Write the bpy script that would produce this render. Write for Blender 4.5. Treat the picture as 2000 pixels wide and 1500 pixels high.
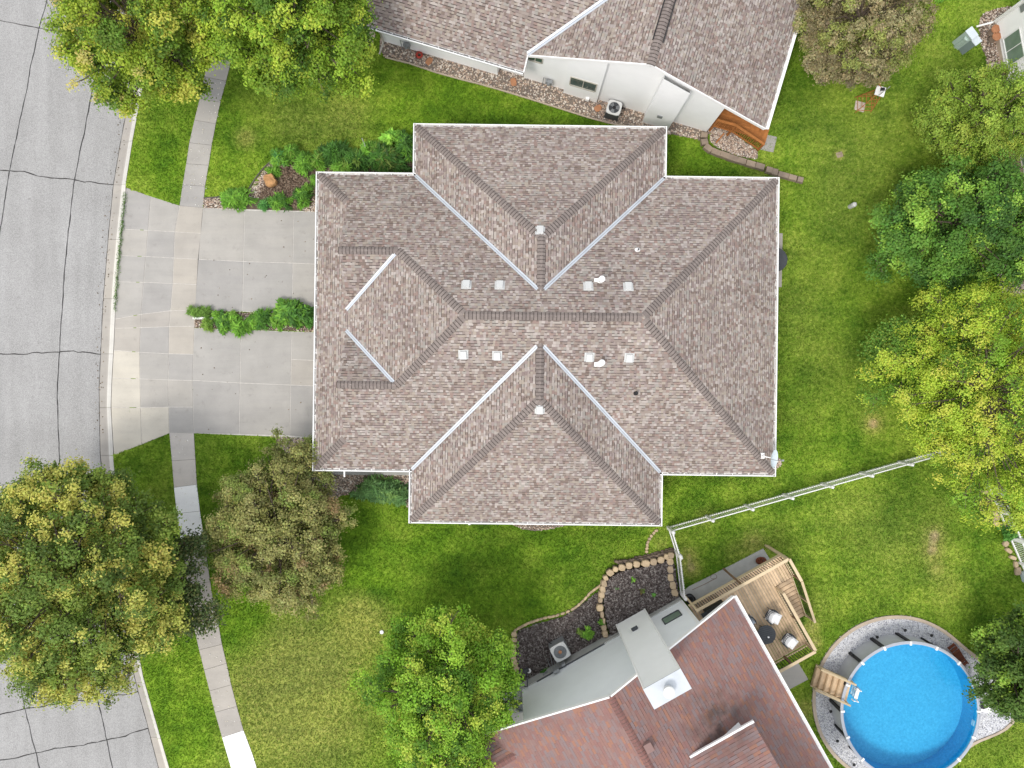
import bpy, math, random
import numpy as np
from mathutils import Vector, Matrix

random.seed(7)
rng = np.random.default_rng(11)
R = math.radians

# ------------------------------------------------------------------ clear
for o in list(bpy.data.objects):
    bpy.data.objects.remove(o, do_unlink=True)
scene = bpy.context.scene
COL = scene.collection

# ------------------------------------------------------------------ camera
HC = 37.5                       # flying height in metres
FP = 1387.0                     # focal length in photograph pixels
cam_d = bpy.data.cameras.new('camera')
cam = bpy.data.objects.new('camera', cam_d)
COL.objects.link(cam)
cam.location = (0, 0, HC)
cam.rotation_euler = (0, 0, 0)
cam_d.sensor_fit = 'HORIZONTAL'
cam_d.sensor_width = 36.0
cam_d.lens = 36.0 * FP / 2000.0
cam_d.clip_start = 0.5
cam_d.clip_end = 2000
scene.camera = cam

# ------------------------------------------------------------------ light
SUN_DIR = Vector((-0.36, -0.40, 0.86)).normalized()      # towards the sun
world = bpy.data.worlds.new('World')
scene.world = world
world.use_nodes = True
wn, wl = world.node_tree.nodes, world.node_tree.links
wn.clear()
w_out = wn.new('ShaderNodeOutputWorld')
w_bg = wn.new('ShaderNodeBackground')
w_sky = wn.new('ShaderNodeTexSky')
w_sky.sky_type = 'NISHITA'
w_sky.sun_disc = False
w_sky.sun_elevation = math.asin(SUN_DIR.z)
w_sky.sun_rotation = math.atan2(SUN_DIR.x, SUN_DIR.y)
w_sky.dust_density = 3.0
w_sky.air_density = 1.0
w_hs = wn.new('ShaderNodeHueSaturation')                  # thin cloud: a whiter sky
w_hs.inputs['Saturation'].default_value = 0.22
wl.new(w_sky.outputs[0], w_hs.inputs['Color'])
w_mx = wn.new('ShaderNodeMix'); w_mx.data_type = 'RGBA'     # even cloud veil over the clear sky
w_mx.inputs[0].default_value = 0.72
w_mx.inputs[7].default_value = (4.9, 5.1, 5.4, 1)
wl.new(w_hs.outputs[0], w_mx.inputs[6])
wl.new(w_mx.outputs[2], w_bg.inputs['Color'])
w_bg.inputs['Strength'].default_value = 0.15
wl.new(w_bg.outputs[0], w_out.inputs['Surface'])

sun_d = bpy.data.lights.new('sun', 'SUN')
sun_d.energy = 1.1
sun_d.angle = R(13)
sun_d.color = (1.0, 0.95, 0.87)
sun = bpy.data.objects.new('sun', sun_d)
COL.objects.link(sun)
sun.rotation_euler = SUN_DIR.to_track_quat('Z', 'Y').to_euler()
sun.location = (-20, -25, 60)

scene.view_settings.view_transform = 'Standard'
scene.view_settings.look = 'None'
scene.view_settings.gamma = 1
scene.view_settings.use_curve_mapping = False
scene.view_settings.exposure = 0.72

# ------------------------------------------------------------------ helpers
def P(u, v, z=0.0):
    """ground position of something at height z that the survey photo shows at (u, v)"""
    k = (HC - z) / FP
    return Vector(((u - 1000) * k, (750 - v) * k, z))

def PX(u, v, z=0.0):
    p = P(u, v, z)
    return (p.x, p.y)

WL = {}
def tag(o, label=None, cat=None, group=None, kind=None):
    if label: o['label'] = label
    if cat: o['category'] = cat
    if group: o['group'] = group
    if kind: o['kind'] = kind
    return o

def empty(name, loc, label=None, cat=None, group=None, kind=None):
    o = bpy.data.objects.new(name, None)
    COL.objects.link(o)
    o.location = loc
    o.empty_display_size = 0.3
    WL[o.name] = Vector(loc)
    return tag(o, label, cat, group, kind)

def link(name, me, parent=None, M=None):
    o = bpy.data.objects.new(name, me)
    COL.objects.link(o)
    off = Vector((0, 0, 0))
    if parent is not None:
        o.parent = parent
        off = -WL.get(parent.name, Vector((0, 0, 0)))
    if M is None:
        o.location = off
        WL[o.name] = Vector((0, 0, 0))
    else:
        o.matrix_basis = Matrix.Translation(off) @ M
        WL[o.name] = Vector((0, 0, 0))
    return o

class MB:
    def __init__(s):
        s.v, s.f, s.m = [], [], []
    def face(s, pts, mi=0):
        n = len(s.v)
        s.v.extend([tuple(p) for p in pts])
        s.f.append(list(range(n, n + len(pts))))
        s.m.append(mi)
    def box(s, c, h, ax=None, mi=0):
        """box at c with half sizes h along axes ax"""
        c = Vector(c)
        if ax is None:
            ax = (Vector((1, 0, 0)), Vector((0, 1, 0)), Vector((0, 0, 1)))
        n = len(s.v)
        for sz in (-1, 1):
            for sx, sy in ((-1, -1), (1, -1), (1, 1), (-1, 1)):
                s.v.append(tuple(c + ax[0] * (h[0] * sx) + ax[1] * (h[1] * sy) + ax[2] * (h[2] * sz)))
        for f in ((0, 3, 2, 1), (4, 5, 6, 7), (0, 1, 5, 4), (1, 2, 6, 5), (2, 3, 7, 6), (3, 0, 4, 7)):
            s.f.append([n + i for i in f]); s.m.append(mi)
        return s
    def beam(s, a, b, w, h, up=Vector((0, 0, 1)), mi=0):
        a, b = Vector(a), Vector(b)
        d = (b - a); L = d.length
        if L < 1e-6: return s
        d.normalize()
        x = d.cross(up)
        if x.length < 1e-4: x = d.cross(Vector((1, 0, 0)))
        x.normalize()
        y = x.cross(d)
        return s.box((a + b) / 2, (w / 2, L / 2, h / 2), (x, d, y), mi)
    def prism(s, poly, z0, z1, mi=0, zf=None):
        """poly in plan; zf gives a top height for each point"""
        n = len(poly)
        b = len(s.v)
        for x, y in poly: s.v.append((x, y, z0))
        for i, (x, y) in enumerate(poly): s.v.append((x, y, z1 if zf is None else zf[i]))
        area = sum(poly[i][0] * poly[(i + 1) % n][1] - poly[(i + 1) % n][0] * poly[i][1] for i in range(n))
        r = range(n)
        if area > 0:
            s.f.append([b + n + i for i in r]); s.f.append([b + i for i in reversed(r)])
            for i in r: s.f.append([b + i, b + (i + 1) % n, b + n + (i + 1) % n, b + n + i])
        else:
            s.f.append([b + n + i for i in reversed(r)]); s.f.append([b + i for i in r])
            for i in r: s.f.append([b + (i + 1) % n, b + i, b + n + i, b + n + (i + 1) % n])
        s.m.extend([mi] * (n + 2))
        return s
    def tube(s, pts, rad, n=6, mi=0, cap=True):
        pts = [Vector(p) for p in pts]
        if not hasattr(rad, '__len__'): rad = [rad] * len(pts)
        base = len(s.v)
        ref = None
        for i, p in enumerate(pts):
            t = (pts[min(i + 1, len(pts) - 1)] - pts[max(i - 1, 0)])
            if t.length < 1e-7: t = Vector((0, 0, 1))
            t.normalize()
            if ref is None:
                ref = Vector((0, 0, 1)) if abs(t.z) < 0.9 else Vector((1, 0, 0))
            x = t.cross(ref)
            if x.length < 1e-4: x = t.cross(Vector((0, 1, 0)))
            x.normalize(); y = x.cross(t); y.normalize()
            ref = y.cross(x) if False else ref
            for k in range(n):
                a = 2 * math.pi * k / n
                s.v.append(tuple(p + (x * math.cos(a) + y * math.sin(a)) * rad[i]))
        for i in range(len(pts) - 1):
            for k in range(n):
                a = base + i * n + k; b = base + i * n + (k + 1) % n
                s.f.append([a, a + n, b + n, b]); s.m.append(mi)
        if cap:
            s.f.append([base + k for k in range(n)]); s.m.append(mi)
            s.f.append([base + (len(pts) - 1) * n + k for k in reversed(range(n))]); s.m.append(mi)
        return s
    def lathe(s, c, prof, n=24, mi=0):
        """prof: (radius, z) from bottom to top"""
        c = Vector(c); base = len(s.v)
        for r, z in prof:
            for k in range(n):
                a = 2 * math.pi * k / n
                s.v.append((c.x + r * math.cos(a), c.y + r * math.sin(a), c.z + z))
        for i in range(len(prof) - 1):
            for k in range(n):
                a = base + i * n + k; b = base + i * n + (k + 1) % n
                s.f.append([a, b, b + n, a + n]); s.m.append(mi)
        s.f.append([base + k for k in reversed(range(n))]); s.m.append(mi)
        s.f.append([base + (len(prof) - 1) * n + k for k in range(n)]); s.m.append(mi)
        return s
    def mesh(s, name, mats):
        me = bpy.data.meshes.new(name)
        me.from_pydata(s.v, [], s.f)
        if not isinstance(mats, (list, tuple)): mats = [mats]
        for m in mats: me.materials.append(m)
        if len(mats) > 1: me.polygons.foreach_set('material_index', s.m)
        me.update()
        return me
    def build(s, name, mats, parent=None, smooth=False):
        me = s.mesh(name, mats)
        if smooth: me.polygons.foreach_set('use_smooth', [True] * len(me.polygons))
        return link(name, me, parent)

def np_mesh(name, V, F, mat, smooth=False):
    """fast mesh from arrays; all faces have F.shape[1] corners"""
    me = bpy.data.meshes.new(name)
    nv, nf, k = len(V), len(F), F.shape[1]
    me.vertices.add(nv); me.vertices.foreach_set('co', np.ascontiguousarray(V, dtype=np.float32).ravel())
    me.loops.add(nf * k); me.loops.foreach_set('vertex_index', np.ascontiguousarray(F, dtype=np.int32).ravel())
    me.polygons.add(nf)
    me.polygons.foreach_set('loop_start', np.arange(nf, dtype=np.int32) * k)
    if smooth: me.polygons.foreach_set('use_smooth', np.ones(nf, dtype=bool))
    me.materials.append(mat)
    me.update(calc_edges=True)
    return me

def set_point_color(me, C):
    at = me.color_attributes.new('tint', 'FLOAT_COLOR', 'POINT')
    A = np.ones((len(C), 4), dtype=np.float32); A[:, :3] = C
    at.data.foreach_set('color', A.ravel())

def set_point_float(me, name, A):
    at = me.attributes.new(name, 'FLOAT', 'POINT')
    at.data.foreach_set('value', np.asarray(A, dtype=np.float32))

def pip(poly, X, Y):
    inside = np.zeros(X.shape, dtype=bool)
    n = len(poly)
    for i in range(n):
        x0, y0 = poly[i]; x1, y1 = poly[(i + 1) % n]
        c = (y0 > Y) != (y1 > Y)
        with np.errstate(divide='ignore', invalid='ignore'):
            xi = (x1 - x0) * (Y - y0) / ((y1 - y0) if y1 != y0 else 1e-9) + x0
        inside ^= c & (X < xi)
    return inside

# ------------------------------------------------------------------ materials
def nt(name):
    m = bpy.data.materials.new(name)
    m.use_nodes = True
    n, l = m.node_tree.nodes, m.node_tree.links
    n.clear()
    out = n.new('ShaderNodeOutputMaterial')
    b = n.new('ShaderNodeBsdfPrincipled')
    l.new(b.outputs[0], out.inputs['Surface'])
    return m, n, l, b

def pos(n):
    return n.new('ShaderNodeNewGeometry').outputs['Position']

def noise(n, l, vec, scale, detail=3, rough=0.55):
    t = n.new('ShaderNodeTexNoise')
    t.inputs['Scale'].default_value = scale
    t.inputs['Detail'].default_value = detail
    t.inputs['Roughness'].default_value = rough
    l.new(vec, t.inputs['Vector'])
    return t.outputs[0]

def ramp(n, l, fac, stops, interp='LINEAR'):
    r = n.new('ShaderNodeValToRGB')
    r.color_ramp.interpolation = interp
    e = r.color_ramp.elements
    while len(e) < len(stops): e.new(0.5)
    for i, (p, c) in enumerate(stops):
        e[i].position = p
        e[i].color = tuple(c) + (1,) if len(c) == 3 else c
    l.new(fac, r.inputs[0])
    return r.outputs[0]

def mixc(n, l, fac, a, b, mode='MIX'):
    m = n.new('ShaderNodeMix'); m.data_type = 'RGBA'; m.blend_type = mode
    for s, val in ((m.inputs[0], fac), (m.inputs[6], a), (m.inputs[7], b)):
        if hasattr(val, 'is_output'): l.new(val, s)
        elif isinstance(val, (int, float)): s.default_value = val
        else: s.default_value = tuple(val) + (1,)
    return m.outputs[2]

def math2(n, l, op, a, b=None, clamp=False):
    m = n.new('ShaderNodeMath'); m.operation = op; m.use_clamp = clamp
    for s, val in ((m.inputs[0], a), (m.inputs[1], b)):
        if val is None: continue
        if hasattr(val, 'is_output'): l.new(val, s)
        else: s.default_value = val
    return m.outputs[0]

def bump(n, l, b, h, strength=0.3, dist=0.02):
    bp = n.new('ShaderNodeBump')
    bp.inputs['Strength'].default_value = strength
    bp.inputs['Distance'].default_value = dist
    l.new(h, bp.inputs['Height'])
    l.new(bp.outputs[0], b.inputs['Normal'])

def M_plain(name, col, rough=0.7, var=0.12, scale=3.0, bstr=0.0, bscale=40, metallic=0.0, fine=0.0, fscale=60, objvar=0.0, spec=0.3):
    m, n, l, b = nt(name)
    p = pos(n)
    lo = [c * (1 - var) for c in col]; hi = [min(1, c * (1 + var)) for c in col]
    c = ramp(n, l, noise(n, l, p, scale, 4), [(0.3, lo), (0.7, hi)])
    if fine:
        f = ramp(n, l, noise(n, l, p, fscale, 2), [(0.3, (1 - fine,) * 3), (0.7, (1 + fine,) * 3)])
        c = mixc(n, l, 1.0, c, f, 'MULTIPLY')
    if objvar:
        oi = n.new('ShaderNodeObjectInfo')
        f = ramp(n, l, oi.outputs['Random'], [(0, (1 - objvar, 1 - objvar, 1 - objvar * 0.8)), (1, (1 + objvar, 1 + objvar, 1 + objvar * 0.8))])
        c = mixc(n, l, 1.0, c, f, 'MULTIPLY')
    l.new(c, b.inputs['Base Color'])
    b.inputs['Roughness'].default_value = rough
    b.inputs['Metallic'].default_value = metallic
    b.inputs['Specular IOR Level'].default_value = spec
    if bstr: bump(n, l, b, noise(n, l, p, bscale, 3), bstr)
    return m

def M_island(name, cols, rough=0.9, fine=0.12, fscale=50, bstr=0.3, wash=None, spec=0.15):
    """each loose piece takes one of the colours"""
    m, n, l, b = nt(name)
    g = n.new('ShaderNodeNewGeometry')
    p = g.outputs['Position']
    oi = n.new('ShaderNodeObjectInfo')
    f = math2(n, l, 'FRACT', math2(n, l, 'ADD', g.outputs['Random Per Island'], oi.outputs['Random']))
    k = len(cols)
    c = ramp(n, l, f, [(i / k, q) for i, q in enumerate(cols)], 'CONSTANT')
    fi = ramp(n, l, noise(n, l, p, fscale, 2), [(0.25, (1 - fine,) * 3), (0.75, (1 + fine,) * 3)])
    c = mixc(n, l, 1.0, c, fi, 'MULTIPLY')
    big = ramp(n, l, noise(n, l, p, 0.35, 4), [(0.3, (0.90, 0.90, 0.905)), (0.7, (1.08, 1.075, 1.07))])
    c = mixc(n, l, 1.0, c, big, 'MULTIPLY')
    if wash is not None: c = wash(n, l, p, c)
    l.new(c, b.inputs['Base Color'])
    b.inputs['Roughness'].default_value = rough
    b.inputs['Specular IOR Level'].default_value = spec
    if bstr: bump(n, l, b, noise(n, l, p, fscale * 1.5, 2), bstr, 0.01)
    return m

def M_leaf(name, trans=0.22, rough=0.55):
    m, n, l, b = nt(name)
    a = n.new('ShaderNodeAttribute'); a.attribute_name = 'tint'
    l.new(a.outputs['Color'], b.inputs['Base Color'])
    b.inputs['Roughness'].default_value = rough
    b.inputs['Specular IOR Level'].default_value = 0.25
    t = n.new('ShaderNodeBsdfTranslucent')
    br = mixc(n, l, 1.0, a.outputs['Color'], (1.25, 1.3, 0.7), 'MULTIPLY')
    l.new(br, t.inputs['Color'])
    mx = n.new('ShaderNodeMixShader'); mx.inputs[0].default_value = trans
    l.new(b.outputs[0], mx.inputs[1]); l.new(t.outputs[0], mx.inputs[2])
    l.new(mx.outputs[0], n['Material Output'].inputs['Surface'])
    return m

def M_grass():
    m, n, l, b = nt('lawn grass')
    p = pos(n)
    at = n.new('ShaderNodeAttribute'); at.attribute_name = 'dry'
    n1 = noise(n, l, p, 0.42, 8, 0.70)
    n2 = noise(n, l, p, 5.0, 8, 0.78)
    n3 = noise(n, l, p, 30.0, 3, 0.8)
    green = ramp(n, l, n1, [(0.34, (0.062, 0.142, 0.010)), (0.50, (0.122, 0.225, 0.015)), (0.66, (0.200, 0.305, 0.028))])
    dryc = ramp(n, l, n2, [(0.30, (0.150, 0.210, 0.030)), (0.55, (0.270, 0.295, 0.070)), (0.78, (0.42, 0.385, 0.165))])
    dn = ramp(n, l, math2(n, l, 'ADD', math2(n, l, 'MULTIPLY', n1, 0.5), math2(n, l, 'MULTIPLY', n2, 0.5)), [(0.36, (0, 0, 0)), (0.64, (1, 1, 1))])
    d = math2(n, l, 'ADD', math2(n, l, 'MULTIPLY', at.outputs['Fac'], 1.25), math2(n, l, 'MULTIPLY', math2(n, l, 'SUBTRACT', dn, 0.5), 0.55), True)
    c = mixc(n, l, d, green, dryc)
    straw = math2(n, l, 'MULTIPLY', math2(n, l, 'SUBTRACT', at.outputs['Fac'], 1.05, True), 1.6, True)
    c = mixc(n, l, straw, c, (0.42, 0.33, 0.19))
    f2 = ramp(n, l, n2, [(0.30, (0.62, 0.66, 0.68)), (0.70, (1.34, 1.30, 1.25))])
    f3 = ramp(n, l, n3, [(0.25, (0.55, 0.58, 0.6)), (0.75, (1.45, 1.42, 1.4))])
    c = mixc(n, l, 1.0, c, f2, 'MULTIPLY'); c = mixc(n, l, 1.0, c, f3, 'MULTIPLY')
    n0 = noise(n, l, p, 0.16, 3, 0.5)
    c = mixc(n, l, 1.0, c, ramp(n, l, n0, [(0.35, (0.78, 0.82, 0.82)), (0.65, (1.16, 1.14, 1.08))]), 'MULTIPLY')
    mp = n.new('ShaderNodeMapping'); mp.inputs['Rotation'].default_value = (0, 0, R(-18)); mp.inputs['Scale'].default_value = (0.12, 1.5, 1); l.new(p, mp.inputs['Vector'])
    c = mixc(n, l, 1.0, c, ramp(n, l, noise(n, l, mp.outputs[0], 1.0, 3, 0.5), [(0.35, (0.90, 0.91, 0.91)), (0.65, (1.09, 1.08, 1.06))]), 'MULTIPLY')
    oi = n.new('ShaderNodeNewGeometry')
    f4 = ramp(n, l, oi.outputs['Random Per Island'], [(0, (0.90, 0.95, 0.95)), (1, (1.58, 1.54, 1.42))])
    c = mixc(n, l, 1.0, c, f4, 'MULTIPLY')
    l.new(c, b.inputs['Base Color'])
    b.inputs['Roughness'].default_value = 0.8
    b.inputs['Specular IOR Level'].default_value = 0.15
    bump(n, l, b, math2(n, l, 'ADD', n3, n2), 0.6, 0.05)
    return m

def M_road():
    m, n, l, b = nt('road surface')
    p = pos(n)
    n1 = noise(n, l, p, 0.45, 4); n3 = noise(n, l, p, 34, 2, 0.8)
    c = ramp(n, l, n1, [(0.3, (0.325, 0.317, 0.312)), (0.7, (0.37, 0.362, 0.357))])
    f = ramp(n, l, n3, [(0.32, (0.66, 0.66, 0.66)), (0.5, (1.0, 1.0, 1.0)), (0.66, (1.34, 1.34, 1.34))])
    c = mixc(n, l, 1.0, c, f, 'MULTIPLY')
    mp = n.new('ShaderNodeMapping'); mp.inputs['Scale'].default_value = (1.3, 0.12, 1); l.new(p, mp.inputs['Vector'])
    c = mixc(n, l, 1.0, c, ramp(n, l, noise(n, l, mp.outputs[0], 1.0, 5, 0.6), [(0.3, (0.90, 0.90, 0.895)), (0.65, (1.05, 1.05, 1.05))]), 'MULTIPLY')
    c = mixc(n, l, 1.0, c, ramp(n, l, noise(n, l, p, 1.7, 6, 0.75), [(0.27, (0.78, 0.77, 0.765)), (0.38, (1, 1, 1))]), 'MULTIPLY')
    l.new(c, b.inputs['Base Color'])
    b.inputs['Roughness'].default_value = 0.95
    b.inputs['Specular IOR Level'].default_value = 0.1
    bump(n, l, b, n3, 0.7, 0.02)
    return m

def M_concrete(name, col, var=0.07):
    m, n, l, b = nt(name)
    p = pos(n)
    oi = n.new('ShaderNodeObjectInfo')
    n1 = noise(n, l, p, 0.9, 5); n2 = noise(n, l, p, 45, 3, 0.7)
    c = ramp(n, l, n1, [(0.3, [q * (1 - var) for q in col]), (0.7, [q * (1 + var) for q in col])])
    f = ramp(n, l, oi.outputs['Random'], [(0, (0.93, 0.93, 0.945)), (0.5, (1.0, 1.0, 1.0)), (1, (1.06, 1.045, 1.02))])
    c = mixc(n, l, 1.0, c, f, 'MULTIPLY')
    f = ramp(n, l, n2, [(0.3, (0.93, 0.93, 0.93)), (0.7, (1.06, 1.06, 1.06))])
    c = mixc(n, l, 1.0, c, f, 'MULTIPLY')
    # scuffs and tyre wear
    st = noise(n, l, p, 2.3, 6, 0.7)
    c = mixc(n, l, 1.0, c, ramp(n, l, st, [(0.28, (0.84, 0.835, 0.83)), (0.42, (1, 1, 1))]), 'MULTIPLY')
    mp = n.new('ShaderNodeMapping'); mp.inputs['Scale'].default_value = (0.25, 2.2, 1); l.new(p, mp.inputs['Vector'])
    c = mixc(n, l, 1.0, c, ramp(n, l, noise(n, l, mp.outputs[0], 1.0, 6, 0.65), [(0.30, (0.93, 0.93, 0.935)), (0.5, (1, 1, 1)), (0.72, (1.05, 1.045, 1.03))]), 'MULTIPLY')
    l.new(c, b.inputs['Base Color'])
    b.inputs['Roughness'].default_value = 0.9
    b.inputs['Specular IOR Level'].default_value = 0.15
    bump(n, l, b, n2, 0.25, 0.01)
    return m

def M_wood(name, col, var=0.25, objvar=0.12):
    m, n, l, b = nt(name)
    tc = n.new('ShaderNodeTexCoord')
    p = pos(n)
    oi = n.new('ShaderNodeObjectInfo')
    w = noise(n, l, p, 5, 5, 0.7)
    c = ramp(n, l, w, [(0.25, [q * (1 - var) for q in col]), (0.75, [min(1, q * (1 + var)) for q in col])])
    f = ramp(n, l, oi.outputs['Random'], [(0, (1 - objvar,) * 3), (1, (1 + objvar,) * 3)])
    c = mixc(n, l, 1.0, c, f, 'MULTIPLY')
    l.new(c, b.inputs['Base Color'])
    b.inputs['Roughness'].default_value = 0.75
    b.inputs['Specular IOR Level'].default_value = 0.2
    return m

def M_glass(name, col):
    m, n, l, b = nt(name)
    l.new(ramp(n, l, noise(n, l, pos(n), 1.5, 2), [(0.3, col), (0.7, [c * 1.4 for c in col])]), b.inputs['Base Color'])
    b.inputs['Roughness'].default_value = 0.06
    b.inputs['Specular IOR Level'].default_value = 0.6
    return m

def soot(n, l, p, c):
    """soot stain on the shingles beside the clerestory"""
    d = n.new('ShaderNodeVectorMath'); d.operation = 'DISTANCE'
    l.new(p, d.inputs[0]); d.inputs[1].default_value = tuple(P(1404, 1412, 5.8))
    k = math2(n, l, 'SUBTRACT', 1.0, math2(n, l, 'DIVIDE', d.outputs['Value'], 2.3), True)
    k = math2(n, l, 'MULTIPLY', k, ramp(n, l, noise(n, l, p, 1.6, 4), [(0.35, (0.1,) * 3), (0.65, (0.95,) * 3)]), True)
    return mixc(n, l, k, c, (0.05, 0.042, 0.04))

MAT = {}
MAT['grass'] = M_grass()
MAT['road'] = M_road()
MAT['crack'] = M_plain('crack filler', (0.085, 0.080, 0.078), 0.95, 0.2, 8)
MAT['conc'] = M_concrete('concrete slab', (0.385, 0.366, 0.344))
MAT['conc_tan'] = M_concrete('tan concrete slab', (0.415, 0.383, 0.345))
MAT['conc_light'] = M_concrete('pale concrete slab', (0.52, 0.485, 0.425))
MAT['conc_white'] = M_concrete('new white concrete', (0.88, 0.88, 0.87), 0.03)
MAT['conc_blue'] = M_concrete('new concrete in shade', (0.60, 0.645, 0.70), 0.03)  # unused; bluish shade on the new white slabs put into the colour
MAT['curb'] = M_concrete('curb concrete', (0.40, 0.37, 0.335))
MAT['curbtop'] = M_concrete('worn curb edge', (0.60, 0.575, 0.53))
MAT['joint_light'] = M_plain('pale joint sealant', (0.62, 0.59, 0.55), 0.9, 0.15, 6)
MAT['joint_dark'] = M_plain('dark joint', (0.115, 0.10, 0.085), 0.95, 0.3, 6)
GREYROOF = [(0.375, 0.325, 0.298), (0.30, 0.255, 0.235), (0.44, 0.405, 0.375), (0.335, 0.285, 0.255), (0.355, 0.30, 0.29),
            (0.505, 0.465, 0.44), (0.375, 0.325, 0.29), (0.235, 0.188, 0.165), (0.41, 0.365, 0.315), (0.425, 0.385, 0.37), (0.285, 0.232, 0.222), (0.33, 0.25, 0.225), (0.365, 0.35, 0.325)]
GREYROOF = [tuple(w_ * (.95 * q + .05 * m_) for q, m_, w_ in zip(c, (.375, .325, .30), (.85, .81, .785))) for c in GREYROOF]
MAT['shingle'] = M_island('grey brown shingle', GREYROOF)
MAT['shingle_n'] = M_island('grey shingle', [(c[0] * .96, c[1] * .965, c[2] * 0.965) for c in GREYROOF])
MAT['butt'] = M_plain('shingle shadow band', (0.075, 0.06, 0.054), 0.95, 0.2, 8)  # printed band together with the shadow line under each tab, as colour
MAT['cap'] = M_island('ridge cap shingle', [(0.225, 0.188, 0.172), (0.245, 0.206, 0.188), (0.205, 0.172, 0.158)])
REDROOF = [(0.26, 0.148, 0.128), (0.245, 0.155, 0.142), (0.235, 0.162, 0.156), (0.295, 0.155, 0.115), (0.25, 0.138, 0.125),
           (0.255, 0.165, 0.15), (0.24, 0.142, 0.13), (0.225, 0.168, 0.168)]
MAT['shingle_red'] = M_island('red brown shingle', REDROOF, wash=soot)
MAT['butt_red'] = M_plain('red shingle shadow band', (0.15, 0.088, 0.078), 0.95, 0.2, 8)  # dark lip of the red tabs, shadow line painted in with the print
MAT['cap_red'] = M_island('red ridge cap', [(0.20, 0.105, 0.095), (0.225, 0.115, 0.10)])
MAT['deck_under'] = M_plain('roof underlay', (0.10, 0.085, 0.08), 0.95)
MAT['flash'] = M_plain('galvanised flashing', (0.55, 0.58, 0.62), 0.45, 0.08, 2, metallic=0.35, spec=0.5)
MAT['flash_crease'] = M_plain('flashing crease', (0.24, 0.25, 0.29), 0.6)
MAT['white'] = M_plain('white paint', (0.86, 0.85, 0.84), 0.55, 0.03, 2)
MAT['gutter_in'] = M_plain('gutter trough', (0.62, 0.59, 0.56), 0.7, 0.25, 4)
MAT['stucco'] = M_plain('white painted wall', (0.89, 0.89, 0.885), 0.8, 0.03, 1.0, 0.1, 30)
MAT['wall_grey'] = M_plain('pale grey wall', (0.86, 0.88, 0.90), 0.8, 0.03, 1.0)
MAT['found'] = M_plain('foundation concrete', (0.40, 0.40, 0.38), 0.9, 0.1, 2)
MAT['beige_wall'] = M_plain('beige wall', (0.42, 0.38, 0.33), 0.85, 0.05)
MAT['dark'] = M_plain('black metal', (0.02, 0.02, 0.022), 0.5, 0.2, 5)
MAT['dark_grey'] = M_plain('charcoal metal', (0.06, 0.065, 0.072), 0.55, 0.1, 5)
MAT['grey_metal'] = M_plain('grey metal', (0.28, 0.29, 0.30), 0.45, 0.1, 5, metallic=0.3)
MAT['vent'] = M_plain('roof vent metal', (0.56, 0.56, 0.55), 0.5, 0.05, 5)
MAT['glass'] = M_glass('window glass', (0.03, 0.06, 0.055))
MAT['glass_pale'] = M_glass('pale window glass', (0.16, 0.22, 0.17))
MAT['frame_tan'] = M_plain('tan window frame', (0.45, 0.42, 0.36), 0.6)
MAT['cedar'] = M_wood('orange stained wood', (0.42, 0.165, 0.05))
MAT['pine'] = M_wood('fresh deck lumber', (0.60, 0.44, 0.285), .22, .2)
MAT['pine_rail'] = M_wood('pale rail lumber', (0.60, 0.475, 0.31), 0.12, 0.05)
MAT['pine_dark'] = M_wood('brown timber post', (0.20, 0.125, 0.075))
MAT['mulch_red'] = M_island('brown mulch', [(0.155, 0.105, 0.075), (0.21, 0.15, 0.11), (0.11, 0.075, 0.055), (0.25, 0.19, 0.14)])
MAT['mulch'] = M_island('dark mulch', [(0.11, 0.09, 0.084), (0.155, 0.13, 0.122), (0.075, 0.06, 0.056), (0.25, 0.225, 0.21)])
MAT['mulch_base'] = M_plain('mulch soil', (0.09, 0.072, 0.066), 1.0, 0.4, 9, 0.6, 25)
MAT['soil'] = M_plain('brown soil', (0.13, 0.095, 0.07), 1.0, 0.3, 6, 0.5, 25)
RIVER = [(0.36, 0.28, 0.22), (0.47, 0.40, 0.34), (0.26, 0.20, 0.165), (0.56, 0.51, 0.45), (0.40, 0.29, 0.225), (0.20, 0.165, 0.15), (0.44, 0.36, 0.29)]
MAT['river'] = M_island('river rock', [tuple(min(.8, q * 1.35) for q in c) for c in RIVER])
MAT['whitegravel'] = M_island('white gravel', [(0.66, 0.66, 0.68), (0.76, 0.76, 0.77), (0.57, 0.57, 0.60), (0.80, 0.80, 0.80), (0.36, 0.36, 0.41)])
MAT['gravel_base'] = M_plain('gravel bed soil', (0.20, 0.165, 0.135), 1.0, 0.35, 20, 0.5, 30)
MAT['wgravel_base'] = M_plain('white gravel bed', (0.60, 0.60, 0.63), 1.0, 0.3, 25, 0.5, 30)
MAT['tanstone'] = M_plain('tan wall stone', (0.47, 0.36, 0.235), 0.9, 0.15, 4, 0.4, 20, objvar=0.2)
MAT['brownstone'] = M_plain('dark stacked stone', (0.17, 0.13, 0.10), 0.95, 0.25, 5, 0.5, 20, objvar=0.2)
MAT['block'] = M_plain('grey brown wall block', (0.30, 0.235, 0.18), 0.9, 0.12, 5, 0.3, 20, objvar=0.12)
MAT['edging'] = M_plain('tan concrete edging', (0.47, 0.385, 0.30), 0.9, 0.1, 3, 0.2, 20)
MAT['orange_rock'] = M_plain('orange boulder', (0.46, 0.25, 0.11), 0.9, 0.35, 5, 0.6, 8)
MAT['red'] = M_plain('red paint', (0.42, 0.055, 0.04), 0.6, 0.25, 6)
MAT['terracotta'] = M_plain('terracotta', (0.42, 0.20, 0.105), 0.8, 0.15, 6)
MAT['redwood'] = M_wood('red brown wood', (0.17, 0.055, 0.03))
MAT['cloth_white'] = M_plain('white cushion', (0.78, 0.78, 0.79), 0.9, 0.03, 4)
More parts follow.
